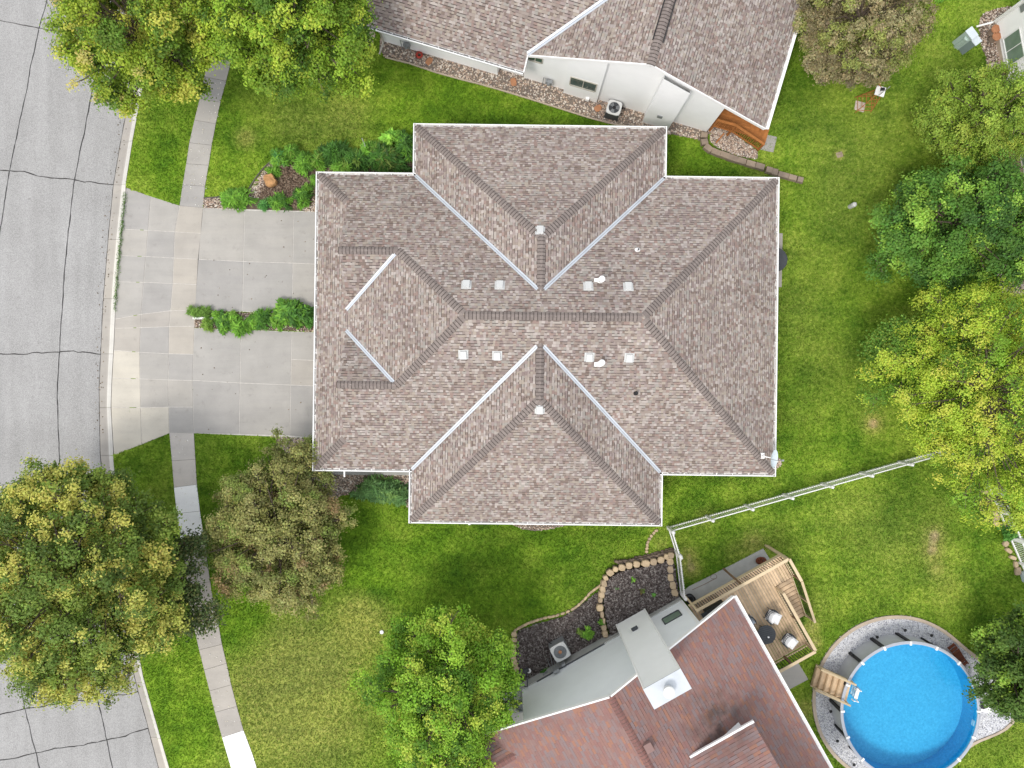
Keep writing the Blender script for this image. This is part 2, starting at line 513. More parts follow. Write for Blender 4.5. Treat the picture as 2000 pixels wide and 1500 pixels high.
MAT['cloth_grey'] = M_plain('grey blue cushion', (0.30, 0.33, 0.37), 0.9, 0.05, 4)
MAT['utility'] = M_plain('pale green utility paint', (0.42, 0.52, 0.48), 0.55, 0.05, 3)
MAT['utility_dark'] = M_plain('grey green utility paint', (0.22, 0.28, 0.28), 0.6, 0.05, 3)
MAT['pink_pad'] = M_plain('pale pink paver', (0.62, 0.52, 0.47), 0.9, 0.06, 5)
MAT['dish'] = M_plain('pale blue grey dish', (0.60, 0.66, 0.71), 0.45, 0.03, 3)
MAT['poolwall'] = M_plain('grey pool wall', (0.50, 0.51, 0.535), 0.5, 0.05, 3)
MAT['poolrim'] = M_plain('pool rail', (0.40, 0.42, 0.47), 0.45, 0.05, 3)
MAT['liner'] = None
MAT['bark'] = M_plain('bark', (0.13, 0.10, 0.078), 0.95, 0.3, 6, 0.5, 20)
MAT['leaf'] = M_leaf('leaf')
MAT['needle'] = M_leaf('blade leaf', 0.25)

def M_liner():
    m, n, l, b = nt('pool liner')
    p = pos(n)
    n1 = noise(n, l, p, 9, 3, 0.7)
    c = ramp(n, l, n1, [(0.30, (0.028, 0.365, 0.62)), (0.5, (0.045, 0.44, 0.70)), (0.70, (0.075, 0.53, 0.78))])  # mottled print, with caustic light put into the blue
    l.new(c, b.inputs['Base Color'])
    b.inputs['Roughness'].default_value = 0.6
    return m
MAT['liner'] = M_liner()

def M_water():
    m, n, l, b = nt('pool water')
    p = pos(n)
    n.remove(b)
    tr = n.new('ShaderNodeBsdfTransparent'); tr.inputs['Color'].default_value = (0.80, 0.94, 0.99, 1)
    gl = n.new('ShaderNodeBsdfGlossy'); gl.inputs['Roughness'].default_value = 0.08
    fr = n.new('ShaderNodeFresnel'); fr.inputs['IOR'].default_value = 1.33
    bp = n.new('ShaderNodeBump'); bp.inputs['Strength'].default_value = 0.25; bp.inputs['Distance'].default_value = 0.05
    l.new(noise(n, l, p, 6, 3), bp.inputs['Height'])
    l.new(bp.outputs[0], gl.inputs['Normal']); l.new(bp.outputs[0], fr.inputs['Normal'])
    mx = n.new('ShaderNodeMixShader')
    l.new(fr.outputs[0], mx.inputs[0]); l.new(tr.outputs[0], mx.inputs[1]); l.new(gl.outputs[0], mx.inputs[2])
    l.new(mx.outputs[0], n['Material Output'].inputs['Surface'])
    return m
MAT['water'] = M_water()

# ================================================================== THE SETTING
CB = [(-80, 342), (0, 320), (100, 294), (189, 275), (276, 259), (364, 245), (450, 236), (525, 229), (600, 224), (669, 221), (740, 217), (795, 215), (882, 220), (960, 228),
      (1060, 240), (1200, 256), (1322, 280), (1400, 302), (1500, 331), (1600, 362)]
CF = [(-80, 312), (0, 291), (100, 267), (210, 247), (276, 234), (360, 220), (450, 211), (525, 205), (585, 200), (669, 196), (760, 192), (882, 194), (960, 201),
      (1060, 213), (1200, 232), (1350, 268), (1400, 282), (1500, 308), (1600, 336)]
cb_y, cb_x = [a for a, b in CB], [b for a, b in CB]
cf_y, cf_x = [a for a, b in CF], [b for a, b in CF]
def cbx(y): return float(np.interp(y, cb_y, cb_x))
def cfx(y): return float(np.interp(y, cf_y, cf_x))

# areas that are not lawn (in plan), filled as they are built
HARD = []

# dry / straw patches of the lawn: px, py, radius px, strength
DRY = [(600, 1310, 120, .75), (500, 1420, 110, .75), (700, 1230, 70, .7), (560, 1240, 70, .5), (690, 1190, 35, .6), (740, 1190, 40, .45), (640, 1440, 100, .55), (460, 1330, 50, .3),
       (1640, 430, 110, .42), (1560, 600, 70, .45), (1620, 720, 90, .4), (1705, 828, 16, 1.5), (1700, 800, 40, .5), (1690, 300, 90, .45), (1740, 200, 80, .4), (1840, 100, 70, .35),
       (1750, 1060, 140, .42), (1825, 1045, 16, 1.5), (1820, 1075, 18, 1.3), (1828, 1110, 14, .9), (1640, 1000, 60, .35), (1520, 1060, 60, .35), (1850, 1150, 40, .7),
       (1470, 1058, 18, 1.0), (1435, 1080, 24, .8), (1350, 1110, 16, 1.4), (1345, 1085, 14, 1.1), (1585, 1225, 14, 1.2), (1592, 1255, 12, 1.3), (1600, 1180, 30, .7), (1573, 1385, 20, 1.0), (1565, 1420, 12, .9),
       (650, 265, 80, .38), (480, 270, 18, .9), (560, 230, 50, .3), (680, 215, 50, .4), (1580, 250, 60, .35), (1480, 330, 20, .6),
       (1540, 480, 30, .5), (1640, 302, 8, 1.4), (330, 1130, 40, .75), (310, 1010, 40, .35), (350, 1160, 20, .6), (1290, 1062, 14, .7), (1380, 1010, 20, .5),
       (840, 1010, 30, .2), (1960, 1450, 60, .4), (1910, 20, 40, .5)]
LUSH = [(370, 1400, 90, .45), (1000, 200, 200, .35), (900, 1060, 120, .4), (560, 1100, 120, .3), (1330, 300, 40, .4), (300, 320, 50, .1), (760, 1120, 90, .35), (470, 1200, 60, .5), (1000, 1090, 80, .2)]
def dryness(X, Y):
    u = X / HC * FP + 1000; v = 750 - Y / HC * FP
    d = np.full(X.shape, 0.10)
    for px, py, r, s in DRY: d += (s * (.40 if px > 1400 else .72) if s < .9 else s) * np.exp(-(((u - px) ** 2 + (v - py) ** 2) / (r * r)))
    for px, py, r, s in LUSH: d -= s * np.exp(-(((u - px) ** 2 + (v - py) ** 2) / (r * r)))
    return np.clip(d, 0, 2)

def ground_z(X, Y):
    u = X / HC * FP + 1000; v = 750 - Y / HC * FP
    xb = np.interp(v, cb_y, cb_x) 
    apron = (v > 366) & (v < 886)
    thr = xb + np.where(apron, 1.0, -0.2) * FP / HC
    # the apron narrows to a point at its south end
    thr = np.where((v > 842) & (v < 886), np.maximum(np.minimum(thr, 220 + (890 - v) * 2.52 - 5), xb - 7.4), thr)
    thr = np.where((v > 364) & (v < 376), np.maximum(np.minimum(thr, 245 + (v - 366) * 2.9 - 4), xb - 7.4), thr)
    return np.where(u < thr, -0.25, 0.0)

gx = np.concatenate([[-400, -150, -60], np.arange(-34, -21.6, 0.25), np.arange(-21.6, -16.4, 0.07), np.arange(-16.4, 34.01, 0.25), [60, 150, 400]])
gy = np.concatenate([[-400, -150, -50], np.arange(-26, 26.01, 0.25), [50, 150, 400]])
GX, GY = np.meshgrid(gx, gy)
GZ = ground_z(GX, GY)
nx_, ny_ = len(gx), len(gy)
V = np.stack([GX.ravel(), GY.ravel(), GZ.ravel()], 1)
idx = np.arange(nx_ * ny_).reshape(ny_, nx_)
F = np.stack([idx[:-1, :-1].ravel(), idx[:-1, 1:].ravel(), idx[1:, 1:].ravel(), idx[1:, :-1].ravel()], 1)
me = np_mesh('lawn', V, F, MAT['grass'])
set_point_float(me, 'dry', dryness(GX.ravel(), GY.ravel()))
lawn = tag(link('lawn', me), 'mown green lawn with dry yellow patches around the houses', 'lawn', kind='structure')

# ------------------------------------------------------------------ road
road = MB()
ys_ = np.arange(-80, 1601, 40)
poly = [PX(cfx(y), y) for y in ys_] + [PX(-900, 1600), PX(-900, -80)]
road.prism(poly, -0.30, -0.16)
road_o = road.build('road', MAT['crack'])
tag(road_o, 'pale grey cracked residential road along the left side', 'road', kind='structure')
HARD.append([PX(cbx(y) + 1, y) for y in ys_] + [PX(-900, 1600), PX(-900, -80)])
GRID = [[(-420, -80), (112, -80), (226, -80), (cfx(-80), -80)],
        [(-420, -60), (74, 53), (199, 72), (cfx(88), 88)],
        [(-420, 326), (16, 332), (143, 350), (cfx(360), 360)],
        [(-420, 700), (-30, 690), (114, 687), (cfx(692), 692)],
        [(-420, 1060), (-20, 1040), (128, 1030), (cfx(1030), 1030)],
        [(-420, 1500), (46, 1386), (188, 1366), (cfx(1352), 1352)],
        [(-420, 1590), (68, 1472), (206, 1447), (cfx(1424), 1424)],
        [(-420, 1700), (97, 1600), (242, 1600), (cfx(1600), 1600)]]
MIDS = {('c', 3, 2): (125, 518), ('c', 3, 1): (-12, 511), ('c', 4, 2): (111, 858)}
def crack_line(a, b, seed, amp=1.6, mid=None, straight=False):
    r = random.Random(seed)
    n = max(4, int(math.hypot(b[0] - a[0], b[1] - a[1]) / 9))
    out, off = [], 0
    dx, dy = b[0] - a[0], b[1] - a[1]; L = math.hypot(dx, dy); nx, ny = -dy / L, dx / L
    for i in range(n + 1):
        t = i / n
        x, y = a[0] + dx * t, a[1] + dy * t
        if mid:
            q = 4 * t * (1 - t)
            x += (mid[0] - (a[0] + b[0]) / 2) * q; y += (mid[1] - (a[1] + b[1]) / 2) * q
        if straight: x = cfx(y) - 0.4
        else:
            off = off * 0.75 + r.uniform(-1, 1) * amp
            e = min(1, 4 * t, 4 * (1 - t))
            x += nx * off * e; y += ny * off * e
        out.append((x, y))
    return out
rows_, cols_ = len(GRID), 4
HL = [[crack_line(GRID[r][c], GRID[r][c + 1], 100 + r * 7 + c, 2.2) for c in range(3)] for r in range(rows_)]
VL = [[crack_line(GRID[r][c], GRID[r + 1][c], 300 + r * 7 + c, 0.75, MIDS.get(('c', r + 1, c)), c == 3) for c in range(4)] for r in range(rows_ - 1)]
def inset(poly, g):
    out = []; n = len(poly)
    area = sum(poly[i][0] * poly[(i + 1) % n][1] - poly[(i + 1) % n][0] * poly[i][1] for i in range(n))
    sgn = 1 if area > 0 else -1
    for i in range(n):
        p0, p1, p2 = poly[i - 1], poly[i], poly[(i + 1) % n]
        d1 = (p1[0] - p0[0], p1[1] - p0[1]); d2 = (p2[0] - p1[0], p2[1] - p1[1])
        l1 = math.hypot(*d1) or 1; l2 = math.hypot(*d2) or 1
        n1 = (-d1[1] / l1 * sgn, d1[0] / l1 * sgn); n2 = (-d2[1] / l2 * sgn, d2[0] / l2 * sgn)
        bx, by = n1[0] + n2[0], n1[1] + n2[1]
        k = bx * bx + by * by
        s = 2 * g / k if k > 0.5 else g
        gg = s * random.uniform(0.55, 1.45)
        out.append((p1[0] + bx * gg, p1[1] + by * gg))
    return out
for r in range(rows_ - 1):
    for c in range(3):
        loop = HL[r][c][:-1] + VL[r][c + 1][:-1] + HL[r + 1][c][::-1][:-1] + VL[r][c][::-1][:-1]
        pl = [PX(x, y) for x, y in inset(loop, 1.0)]
        MB().prism(pl, -0.20, -0.10).build('road_slab', MAT['road'], road_o)

# ------------------------------------------------------------------ curb and gutter
curb = empty('curb', P(230, 600), 'pale concrete curb and gutter between road and lawn', 'curb', kind='structure')
CJ = [-80, 60, 168, 276, 360, 467, 583, 691, 796, 890, 1000, 1110, 1220, 1335, 1442, 1600]
for i in range(len(CJ) - 1):
    y0, y1 = CJ[i] + 0.25, CJ[i + 1] - 0.25
    prof_n = 6
    rows = []
    for y in np.linspace(y0, y1, 9):
        a, b = cfx(y), cbx(y)
        drop = 1.0 if 372 < y < 880 else 0.0
        if 356 <= y <= 372: drop = (y - 356) / 16
        if 880 <= y <= 896: drop = (896 - y) / 16
        zt = 0.035 - 0.085 * drop
        rows.append([P(a + (b - a) * t, y).to_2d().to_tuple() + (z,) for t, z in
                     ((0, -0.22), (0, -0.095), (0.5, -0.112), (0.64, -0.085 if drop > .5 else -0.07), (0.72, zt - .012), (0.77, zt), (1.0, zt), (1.0, -0.22))])
    m = MB()
    for a_, b_ in zip(rows[:-1], rows[1:]):
        for k in range(7):
            m.face([a_[k], b_[k], b_[k + 1], a_[k + 1]][::-1], 1 if k in (3, 4, 5) else 0)
    m.face(rows[0][::-1]); m.face(rows[-1])
    m.build('curb_section', [MAT['curb'], MAT['curbtop']], curb)

# ------------------------------------------------------------------ sidewalk and driveway slabs
def slab(parent, quad, z=0.03, mat='conc', gap=0.55, name='concrete_slab', zs=None):
    q = inset_plain(quad, gap)
    pl = [PX(x, y) for x, y in q]
    return MB().prism(pl, -0.05 if zs is None else -0.2, z, zf=zs).build(name, MAT[mat], parent)
def inset_plain(poly, g):
    out = []; n = len(poly)
    area = sum(poly[i][0] * poly[(i + 1) % n][1] - poly[(i + 1) % n][0] * poly[i][1] for i in range(n))
    sgn = 1 if area > 0 else -1
    for i in range(n):
        p0, p1, p2 = poly[i - 1], poly[i], poly[(i + 1) % n]
        d1 = (p1[0] - p0[0], p1[1] - p0[1]); d2 = (p2[0] - p1[0], p2[1] - p1[1])
        l1 = math.hypot(*d1) or 1; l2 = math.hypot(*d2) or 1
        n1 = (-d1[1] / l1 * sgn, d1[0] / l1 * sgn); n2 = (-d2[1] / l2 * sgn, d2[0] / l2 * sgn)
        bx, by = n1[0] + n2[0], n1[1] + n2[1]
        k = max(0.3, bx * bx + by * by)
        out.append((p1[0] + bx * 2 * g / k, p1[1] + by * 2 * g / k))
    return out

sidewalk = empty('sidewalk', P(370, 600), 'concrete sidewalk of square slabs running past the driveway', 'sidewalk', kind='structure')
SW_UP = [((470, -90), (520, -78)), ((452, -45), (500, -34)), ((437, 0), (484, 11)), ((424, 42), (471, 54)), ((411, 88), (459, 98)), ((408, 112), (452, 120)),
         ((399, 150), (442, 159)), ((390, 193), (431, 200)), ((380, 235), (422, 242)), ((370, 279), (414, 284)), ((364, 320), (408, 323)), ((357, 361), (401, 364)), ((351, 402), (397, 406))]
SW_DN = [((331, 845), (379, 846)), ((336, 900), (382, 897)), ((340, 952), (385, 946)), ((345.5, 1003), (391, 998)), ((353, 1053), (399, 1050)), ((361, 1096), (404, 1089)),
         ((366, 1143), (411, 1136)), ((372, 1187), (418, 1180)), ((380, 1228), (427, 1219)), ((389, 1269), (434, 1258)), ((399, 1308), (443, 1295)), ((409.5, 1349), (452, 1337)),
         ((420, 1391), (463, 1379)), ((434, 1440), (476, 1426)), ((449, 1491), (495, 1477)), ((463, 1540), (510, 1527)), ((477, 1590), (524, 1577))]
MAT['conc_mid'] = M_concrete('lightened tan concrete', (0.50, 0.465, 0.43))  # tan slab made paler so its colour offsets the tree shade
SPEC = {0: 'conc_mid', 1: 'conc_mid', 2: 'conc_white', 3: 'conc_white', 13: 'conc_white', 14: 'conc_white', 15: 'conc_white'}
for seg, rows in (('u', SW_UP), ('d', SW_DN)):
    base = [PX(*a) for a, b in rows] + [PX(*b) for a, b in rows[::-1]]
    MB().prism(base, -0.05, 0.012).build('joint_bed', MAT['joint_dark'], sidewalk)
    HARD.append(base)
    for i in range(len(rows) - 1):
        (a, b), (c, d) = rows[i], rows[i + 1]
        mt = SPEC.get(i, 'conc_tan' if i > 3 else 'conc') if seg == 'd' else 'conc'
        slab(sidewalk, [a, b, d, c], mat=mt, gap=0.3)

driveway = empty('driveway', P(480, 620), 'wide concrete driveway of grey and pale slabs before the double garage', 'driveway', kind='structure')
XB = lambda y: float(np.interp(y, [384, 480, 613, 690, 795, 850], [295, 287, 276, 273, 275, 277]))
XC = lambda y: float(np.interp(y, [402, 450, 550, 637, 742, 846], [351, 342, 338, 331, 329, 331]))
XD = lambda y: float(np.interp(y, [406, 525, 641, 746, 846], [397, 387, 380, 376, 379]))
XA = lambda y: cbx(y) + 0.8
# rows: y at A, B, C, D
ROWS = [[366, 384, 402, 406], [447, 450, 453, 456], [499, 501, 504, 506.5], [550, 551.5, 554, 556], [623, 614, 607, 606], [641, 640, 638, 637], [684, 688, 691, 692], [738, 740, 742, 743], [796, 796, 795, 795], [890, 868, 846, 846]]
base = [PX(XA(y), y) for y in range(366, 890, 20)] + [PX(XA(889), 889), PX(331, 846), PX(379, 846)] + [PX(XD(y), y) for y in range(840, 405, -20)] + [PX(397, 406), PX(351, 402)]
HARD.append(base)
b0 = MB(); 
b0.prism([PX(XB(y), y) for y in range(384, 850, 20)] + [PX(277, 868), PX(331, 846), PX(379, 846)] + [PX(XD(y), y) for y in range(840, 405, -20)] + [PX(397, 406), PX(351, 402)], -0.05, 0.014)
b0.build('joint_bed', MAT['joint_light'], driveway)
b1 = MB(); nn_ = [y for y in range(366, 890, 20)] + [889]
pl = [PX(XA(y), y) for y in nn_] + [PX(XB(y), max(384, min(868, y))) for y in nn_[::-1]]
b1.prism(pl, -0.24, 0, zf=[-0.066] * len(nn_) + [0.013] * len(nn_))
b1.build('joint_bed', MAT['joint_light'], driveway)
TINT = {(5, 0): 'conc_tan', (6, 0): 'conc_light', (7, 0): 'conc_light', (8, 0): 'conc_light', (8, 1): 'conc_light', (0, 2): 'conc_tan', (1, 2): 'conc_tan', (2, 2): 'conc_tan', (3, 2): 'conc_tan', (4, 2): 'conc_tan', (5, 2): 'conc_tan', (4, 0): 'conc_tan', (4, 1): 'conc_tan', (2, 0): 'conc', }
XS = [XA, XB, XC, XD]
for r in range(len(ROWS) - 1):
    for c in range(3):
        y00, y01, y10, y11 = ROWS[r][c], ROWS[r][c + 1], ROWS[r + 1][c], ROWS[r + 1][c + 1]
        q = [(XS[c](y00), y00), (XS[c + 1](y01), y01), (XS[c + 1](y11), y11), (XS[c](y10), y10)]
        mt = TINT.get((r, c), 'conc')
        zs = [-0.05, 0.03, 0.03, -0.05] if c == 0 else [0.03] * 4
        slab(driveway, q, mat=mt, gap=0.55, zs=zs)
for nm, vx, hy in (('n', [[397, 478, 574, 640], [386.5, 475.5, 572, 640], [381, 474, 571, 640]], [[406, 411, 413, 414], [506.5, 511, 514, 517], [606, 608, 612, 614]]),
                   ('s', [[380, 471, 570, 640], [376, 469, 568, 640], [379, 467, 566, 640]], [[641, 645, 648, 650], [743, 748, 752, 755], [846, 848, 851, 857]])):
    base = [PX(vx[0][0], hy[0][0]), PX(640, hy[0][3]), PX(640, hy[2][3]), PX(vx[2][0], hy[2][0]), PX(vx[1][0], hy[1][0])]
    MB().prism(base, -0.05, 0.014).build('joint_bed', MAT['joint_light'], driveway)
    HARD.append(base)
    for r in range(2):
        for c in range(3):
            q = [(vx[r][c], hy[r][c]), (vx[r][c + 1], hy[r][c + 1]), (vx[r + 1][c + 1], hy[r + 1][c + 1]), (vx[r + 1][c], hy[r + 1][c])]
            if nm == 's' and r == 0 and c == 2:
                slab(driveway, [q[0], q[1], (640, 705), (569, 702)], gap=0.6)
                slab(driveway, [(569, 702), (640, 705), q[2], q[3]], gap=0.6, mat='conc_tan')
            else:
                slab(driveway, q, gap=0.6)

# ================================================================== ROOFS
def clip_rect(poly, a0, a1, b0, b1):
    def cl(ps, f, inter):
        out = []
        for i in range(len(ps)):
            p, q = ps[i - 1], ps[i]
            fp, fq = f(p), f(q)
            if fq >= 0:
                if fp < 0: out.append(inter(p, q, fp, fq))
                out.append(q)
            elif fp >= 0: out.append(inter(p, q, fp, fq))
        return out
    def it(p, q, fp, fq):
        t = fp / (fp - fq); return (p[0] + (q[0] - p[0]) * t, p[1] + (q[1] - p[1]) * t)
    for f in (lambda p: p[0] - a0, lambda p: a1 - p[0], lambda p: p[1] - b0, lambda p: b1 - p[1]):
        poly = cl(poly, f, it)
        if len(poly) < 3: return []
    return poly

def in_poly(poly, x, y):
    c = False; n = len(poly); j = n - 1
    for i in range(n):
        if (poly[i][1] > y) != (poly[j][1] > y) and x < (poly[j][0] - poly[i][0]) * (y - poly[i][1]) / (poly[j][1] - poly[i][1]) + poly[i][0]: c = not c
        j = i
    return c

class Roof:
    """a roof of several planes, shingled tab by tab"""
    def __init__(s, parent, to_world, mats, wmin=0.085, wmax=0.185, expo=0.140, seed=3, ov=0.027, tf=0.45):
        s.parent, s.tw, s.mats = parent, to_world, mats
        s.wmin, s.wmax, s.expo, s.ov, s.tf = wmin, wmax, expo, ov, tf
        s.stuff = MB(); s.single = []; s.caps = []; s.deck = MB()
        s.r = random.Random(seed)
    def plane(s, poly, o, up, z0, p, shingled=True):
        """poly in local plan, o on the eave, up = uphill direction, z0 at o, slope p"""
        ux, uy = up; ax, ay = uy, -ux          # a runs along the eave
        zf = lambda x, y: z0 + p * ((x - o[0]) * ux + (y - o[1]) * uy)
        s.deck.face([s.tw(x, y, zf(x, y) - 0.012) for x, y in poly])
        if not shingled: return
        ab = [((x - o[0]) * ax + (y - o[1]) * ay, (x - o[0]) * ux + (y - o[1]) * uy) for x, y in poly]
        amin, amax = min(q[0] for q in ab), max(q[0] for q in ab)
        bmin, bmax = min(q[1] for q in ab), max(q[1] for q in ab)
        e = s.expo / math.sqrt(1 + p * p)
        def W(a, b, dz):
            return s.tw(o[0] + a * ax + b * ux, o[1] + a * ay + b * uy, z0 + p * b + dz)
        b = bmin
        while b < bmax:
            a = amin - s.r.uniform(0, 0.3)
            while a < amax:
                w = s.r.uniform(s.wmin, s.wmax)
                a1 = a + w
                thick = s.r.random() < s.tf
                t = 0.020 if thick else 0.011
                t += s.r.uniform(0, 0.003)
                cs = ((a, b), (a1, b), (a1, b + e), (a, b + e))
                ins = [in_poly(ab, q[0], q[1]) for q in cs]
                if all(ins):
                    ov = s.ov
                    V4 = [W(a, b, t), W(a1, b, t), W(a1, b + e, 0.004), W(a, b + e, 0.004)]
                    lo = [W(a + .004, b - (ov if thick else 0.004), 0.010), W(a1 - .004, b - (ov if thick else 0.004), 0.010)]
                    s.single.append((V4, lo, W(a, b + e, 0), W(a1, b + e, 0), thick))
                elif any(ins) or True:
                    pc = clip_rect(ab, a, a1, b, b + e)
                    if len(pc) >= 3:
                        top = [W(q[0], q[1], t + (0.004 - t) * min(1, max(0, (q[1] - b) / e))) for q in pc]
                        s.stuff.face(top, 0)
                a = a1
            b += e
    def cap_line(s, A, B, zl, zr, w=0.175, step=0.165, skip0=0.0):
        """caps from low A to high B (local plan, z); zl/zr: height of the left/right plane at a plan point"""
        A, B = Vector(A), Vector(B)
        L = (B - A).length; n = max(1, int((L - skip0) / step))
        d = (B - A).normalized(); dp = Vector((d.x, d.y)).normalized(); nl = Vector((-dp.y, dp.x))
        q = []
        for tt, raise_ in ((0.0, 0.034), (1.25, 0.016)):
            c = A + d * (step * tt)
            for k in (1.0, 0.35, -0.35, -1.0):
                x, y = c.x + nl.x * w * k, c.y + nl.y * w * k
                z = zl(x, y) if k > 0 else zr(x, y)
                if abs(k) < 0.9: z = min(z, c.z) * 0.5 + c.z * 0.5 - 0.0
                q.append(Vector((x, y, z + raise_)))
        mb = MB()
        for k in range(3): mb.face([s.tw(*q[k + 1]), s.tw(*q[k]), s.tw(*q[k + 4]), s.tw(*q[k + 5])], 0)
        lowz = [s.tw(p.x - dp.x * .038, p.y - dp.y * .038, p.z - 0.012 - d.z * .038) for p in q[:4]]
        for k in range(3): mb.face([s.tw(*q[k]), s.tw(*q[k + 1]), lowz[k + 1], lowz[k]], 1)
        me = None
        for i in range(n):
            off = Vector(s.tw(*(A + d * (skip0 + step * i)))) - Vector(s.tw(*A))
            s.caps.append((mb, off, (B if i > n / 2 else A).z))
    def finish(s, n_single=300, n_caps=300, label=None):
        roof = s.deck.build('roof', MAT['deck_under'], s.parent)
        # the tabs nearest to the camera become single shingles
        full = [q for q in s.single]
        order = sorted(range(len(full)), key=lambda i: -sum(full[i][0][0][2] - 0.02 * math.hypot(full[i][0][0][0], full[i][0][0][1]) for _ in (0,)))
        chosen = set(order[:n_single])
        for i, (V4, lo, b0, b1, thick) in enumerate(full):
            tgt = MB() if i in chosen else s.stuff
            a, b, c, d = V4
            tgt.v.extend(V4 + lo + [b1, b0]); k = len(tgt.v) - 8
            # top, slanted front, two sides; connected so that one tab is one piece
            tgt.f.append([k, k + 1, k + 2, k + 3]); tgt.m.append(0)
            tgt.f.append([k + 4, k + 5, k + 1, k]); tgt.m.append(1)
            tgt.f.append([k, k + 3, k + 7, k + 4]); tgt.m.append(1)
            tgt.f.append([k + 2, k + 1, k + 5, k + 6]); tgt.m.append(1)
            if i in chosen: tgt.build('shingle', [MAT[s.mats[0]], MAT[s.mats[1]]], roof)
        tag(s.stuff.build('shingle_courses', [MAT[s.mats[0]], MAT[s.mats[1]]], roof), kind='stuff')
        cache = {}; rest = MB(); nr = 0
        for j, (mb, off, z) in enumerate(sorted(s.caps, key=lambda q: -q[2])):
            if j < n_caps:
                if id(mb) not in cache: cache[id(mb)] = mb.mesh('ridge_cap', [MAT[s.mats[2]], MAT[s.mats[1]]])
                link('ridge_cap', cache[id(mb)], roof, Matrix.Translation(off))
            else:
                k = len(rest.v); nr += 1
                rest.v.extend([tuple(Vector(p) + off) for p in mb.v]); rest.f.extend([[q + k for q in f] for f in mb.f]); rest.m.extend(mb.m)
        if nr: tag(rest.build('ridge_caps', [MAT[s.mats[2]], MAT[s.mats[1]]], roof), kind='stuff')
        return roof

def gutter(parent, a, b, out, z, w=0.14, name='gutter', ext=(0, 0), trough='gutter_in'):
    """open K style gutter along the eave a-b (world plan), out = outward normal"""
    a, b = Vector((a[0], a[1], z)), Vector((b[0], b[1], z)); o = Vector((out[0], out[1], 0))
    d = (b - a).normalized(); a = a - d * ext[0]; b = b + d * ext[1]
    ax = (d, o, Vector((0, 0, 1))); mid = (a + b) / 2; L = (b - a).length / 2
    m = MB()
    m.box(mid + o * (w - 0.008) + Vector((0, 0, -0.035)), (L, 0.008, 0.055), ax, 0)
    m.box(mid + o * (w - 0.022) + Vector((0, 0, 0.012)), (L, 0.024, 0.006), ax, 0)
    m.box(mid + o * (w / 2) + Vector((0, 0, -0.083)), (L, w / 2, 0.006), ax, 1)
    m.box(mid + o * 0.006 + Vector((0, 0, -0.03)), (L, 0.006, 0.05), ax, 0)
    for e in (a, b): m.box(e + o * (w / 2) + Vector((0, 0, -0.036)), (0.006, w / 2, 0.052), ax, 0)
    n = int(2 * L / 0.75)
    for i in range(n):
        m.box(a + d * (2 * L * (i + 0.5) / n) + o * (w / 2) + Vector((0, 0, 0.008)), (0.014, w / 2, 0.004), ax, 0)
    return m.build(name, [MAT['white'], MAT[trough]], parent)

def flashing(roof, A, B, tw, zf, w=0.085, lift=0.03):
    """W shaped valley metal from low A to high B"""
    A, B = Vector(A), Vector(B); d = (B - A); dp = Vector((d.x, d.y)).normalized(); nl = Vector((-dp.y, dp.x))
    m = MB()
    for s0, s1, mi in ((-1.0, -0.13, 0), (-0.13, 0.13, 1), (0.13, 1.0, 0)):
        pts = []
        for q, sg in ((A, s0), (A, s1), (B, s1), (B, s0)):
            x, y = q.x + nl.x * w * sg, q.y + nl.y * w * sg
            pts.append(tw(x, y, zf(x, y) + lift + (0.012 if abs(sg) < .2 else 0)))
        m.face(pts[::-1] if False else pts, mi)
    return m.build('valley_flashing', [MAT['flash'], MAT['flash_crease']], roof)

def window(parent, c, right, out, w, h, split=0, glass='glass', frame='white', up=Vector((0, 0, 1)), name='window'):
    """window centred at c; frame bars proud of the wall, recessed pane"""
    c, r, o = Vector(c), Vector(right).normalized(), Vector(out).normalized()
    ax = (r, o, up); m = MB(); t = 0.05
    m.box(c + r * (w / 2), (t / 2, 0.03, h / 2 + t / 2), ax); m.box(c - r * (w / 2), (t / 2, 0.03, h / 2 + t / 2), ax)
    m.box(c + up * (h / 2), (w / 2 - t / 2, 0.028, t / 2), ax); m.box(c - up * (h / 2) + o * .015, (w / 2 - t / 2, 0.045, t / 2), ax)
    if split == 1: m.box(c, (t / 2.5, 0.026, h / 2 - t / 2), ax)
    if split == 2: m.box(c, (w / 2 - t / 2, 0.026, t / 2.5), ax)
    f = m.build(name, MAT[frame], parent)
    if split == 1: panes = [(c - r * (w / 4), w / 4 - t * .45, h / 2 - t / 2), (c + r * (w / 4), w / 4 - t * .45, h / 2 - t / 2)]
    elif split == 2: panes = [(c - up * (h / 4), w / 2 - t / 2, h / 4 - t * .45), (c + up * (h / 4), w / 2 - t / 2, h / 4 - t * .45)]
    else: panes = [(c, w / 2 - t / 2, h / 2 - t / 2)]
    for i, (pc, pw, ph) in enumerate(panes):
        MB().box(pc + o * 0.006, (pw, 0.008, ph), ax).build('pane', MAT[glass if not (split == 2 and i) else glass], f)
    return f

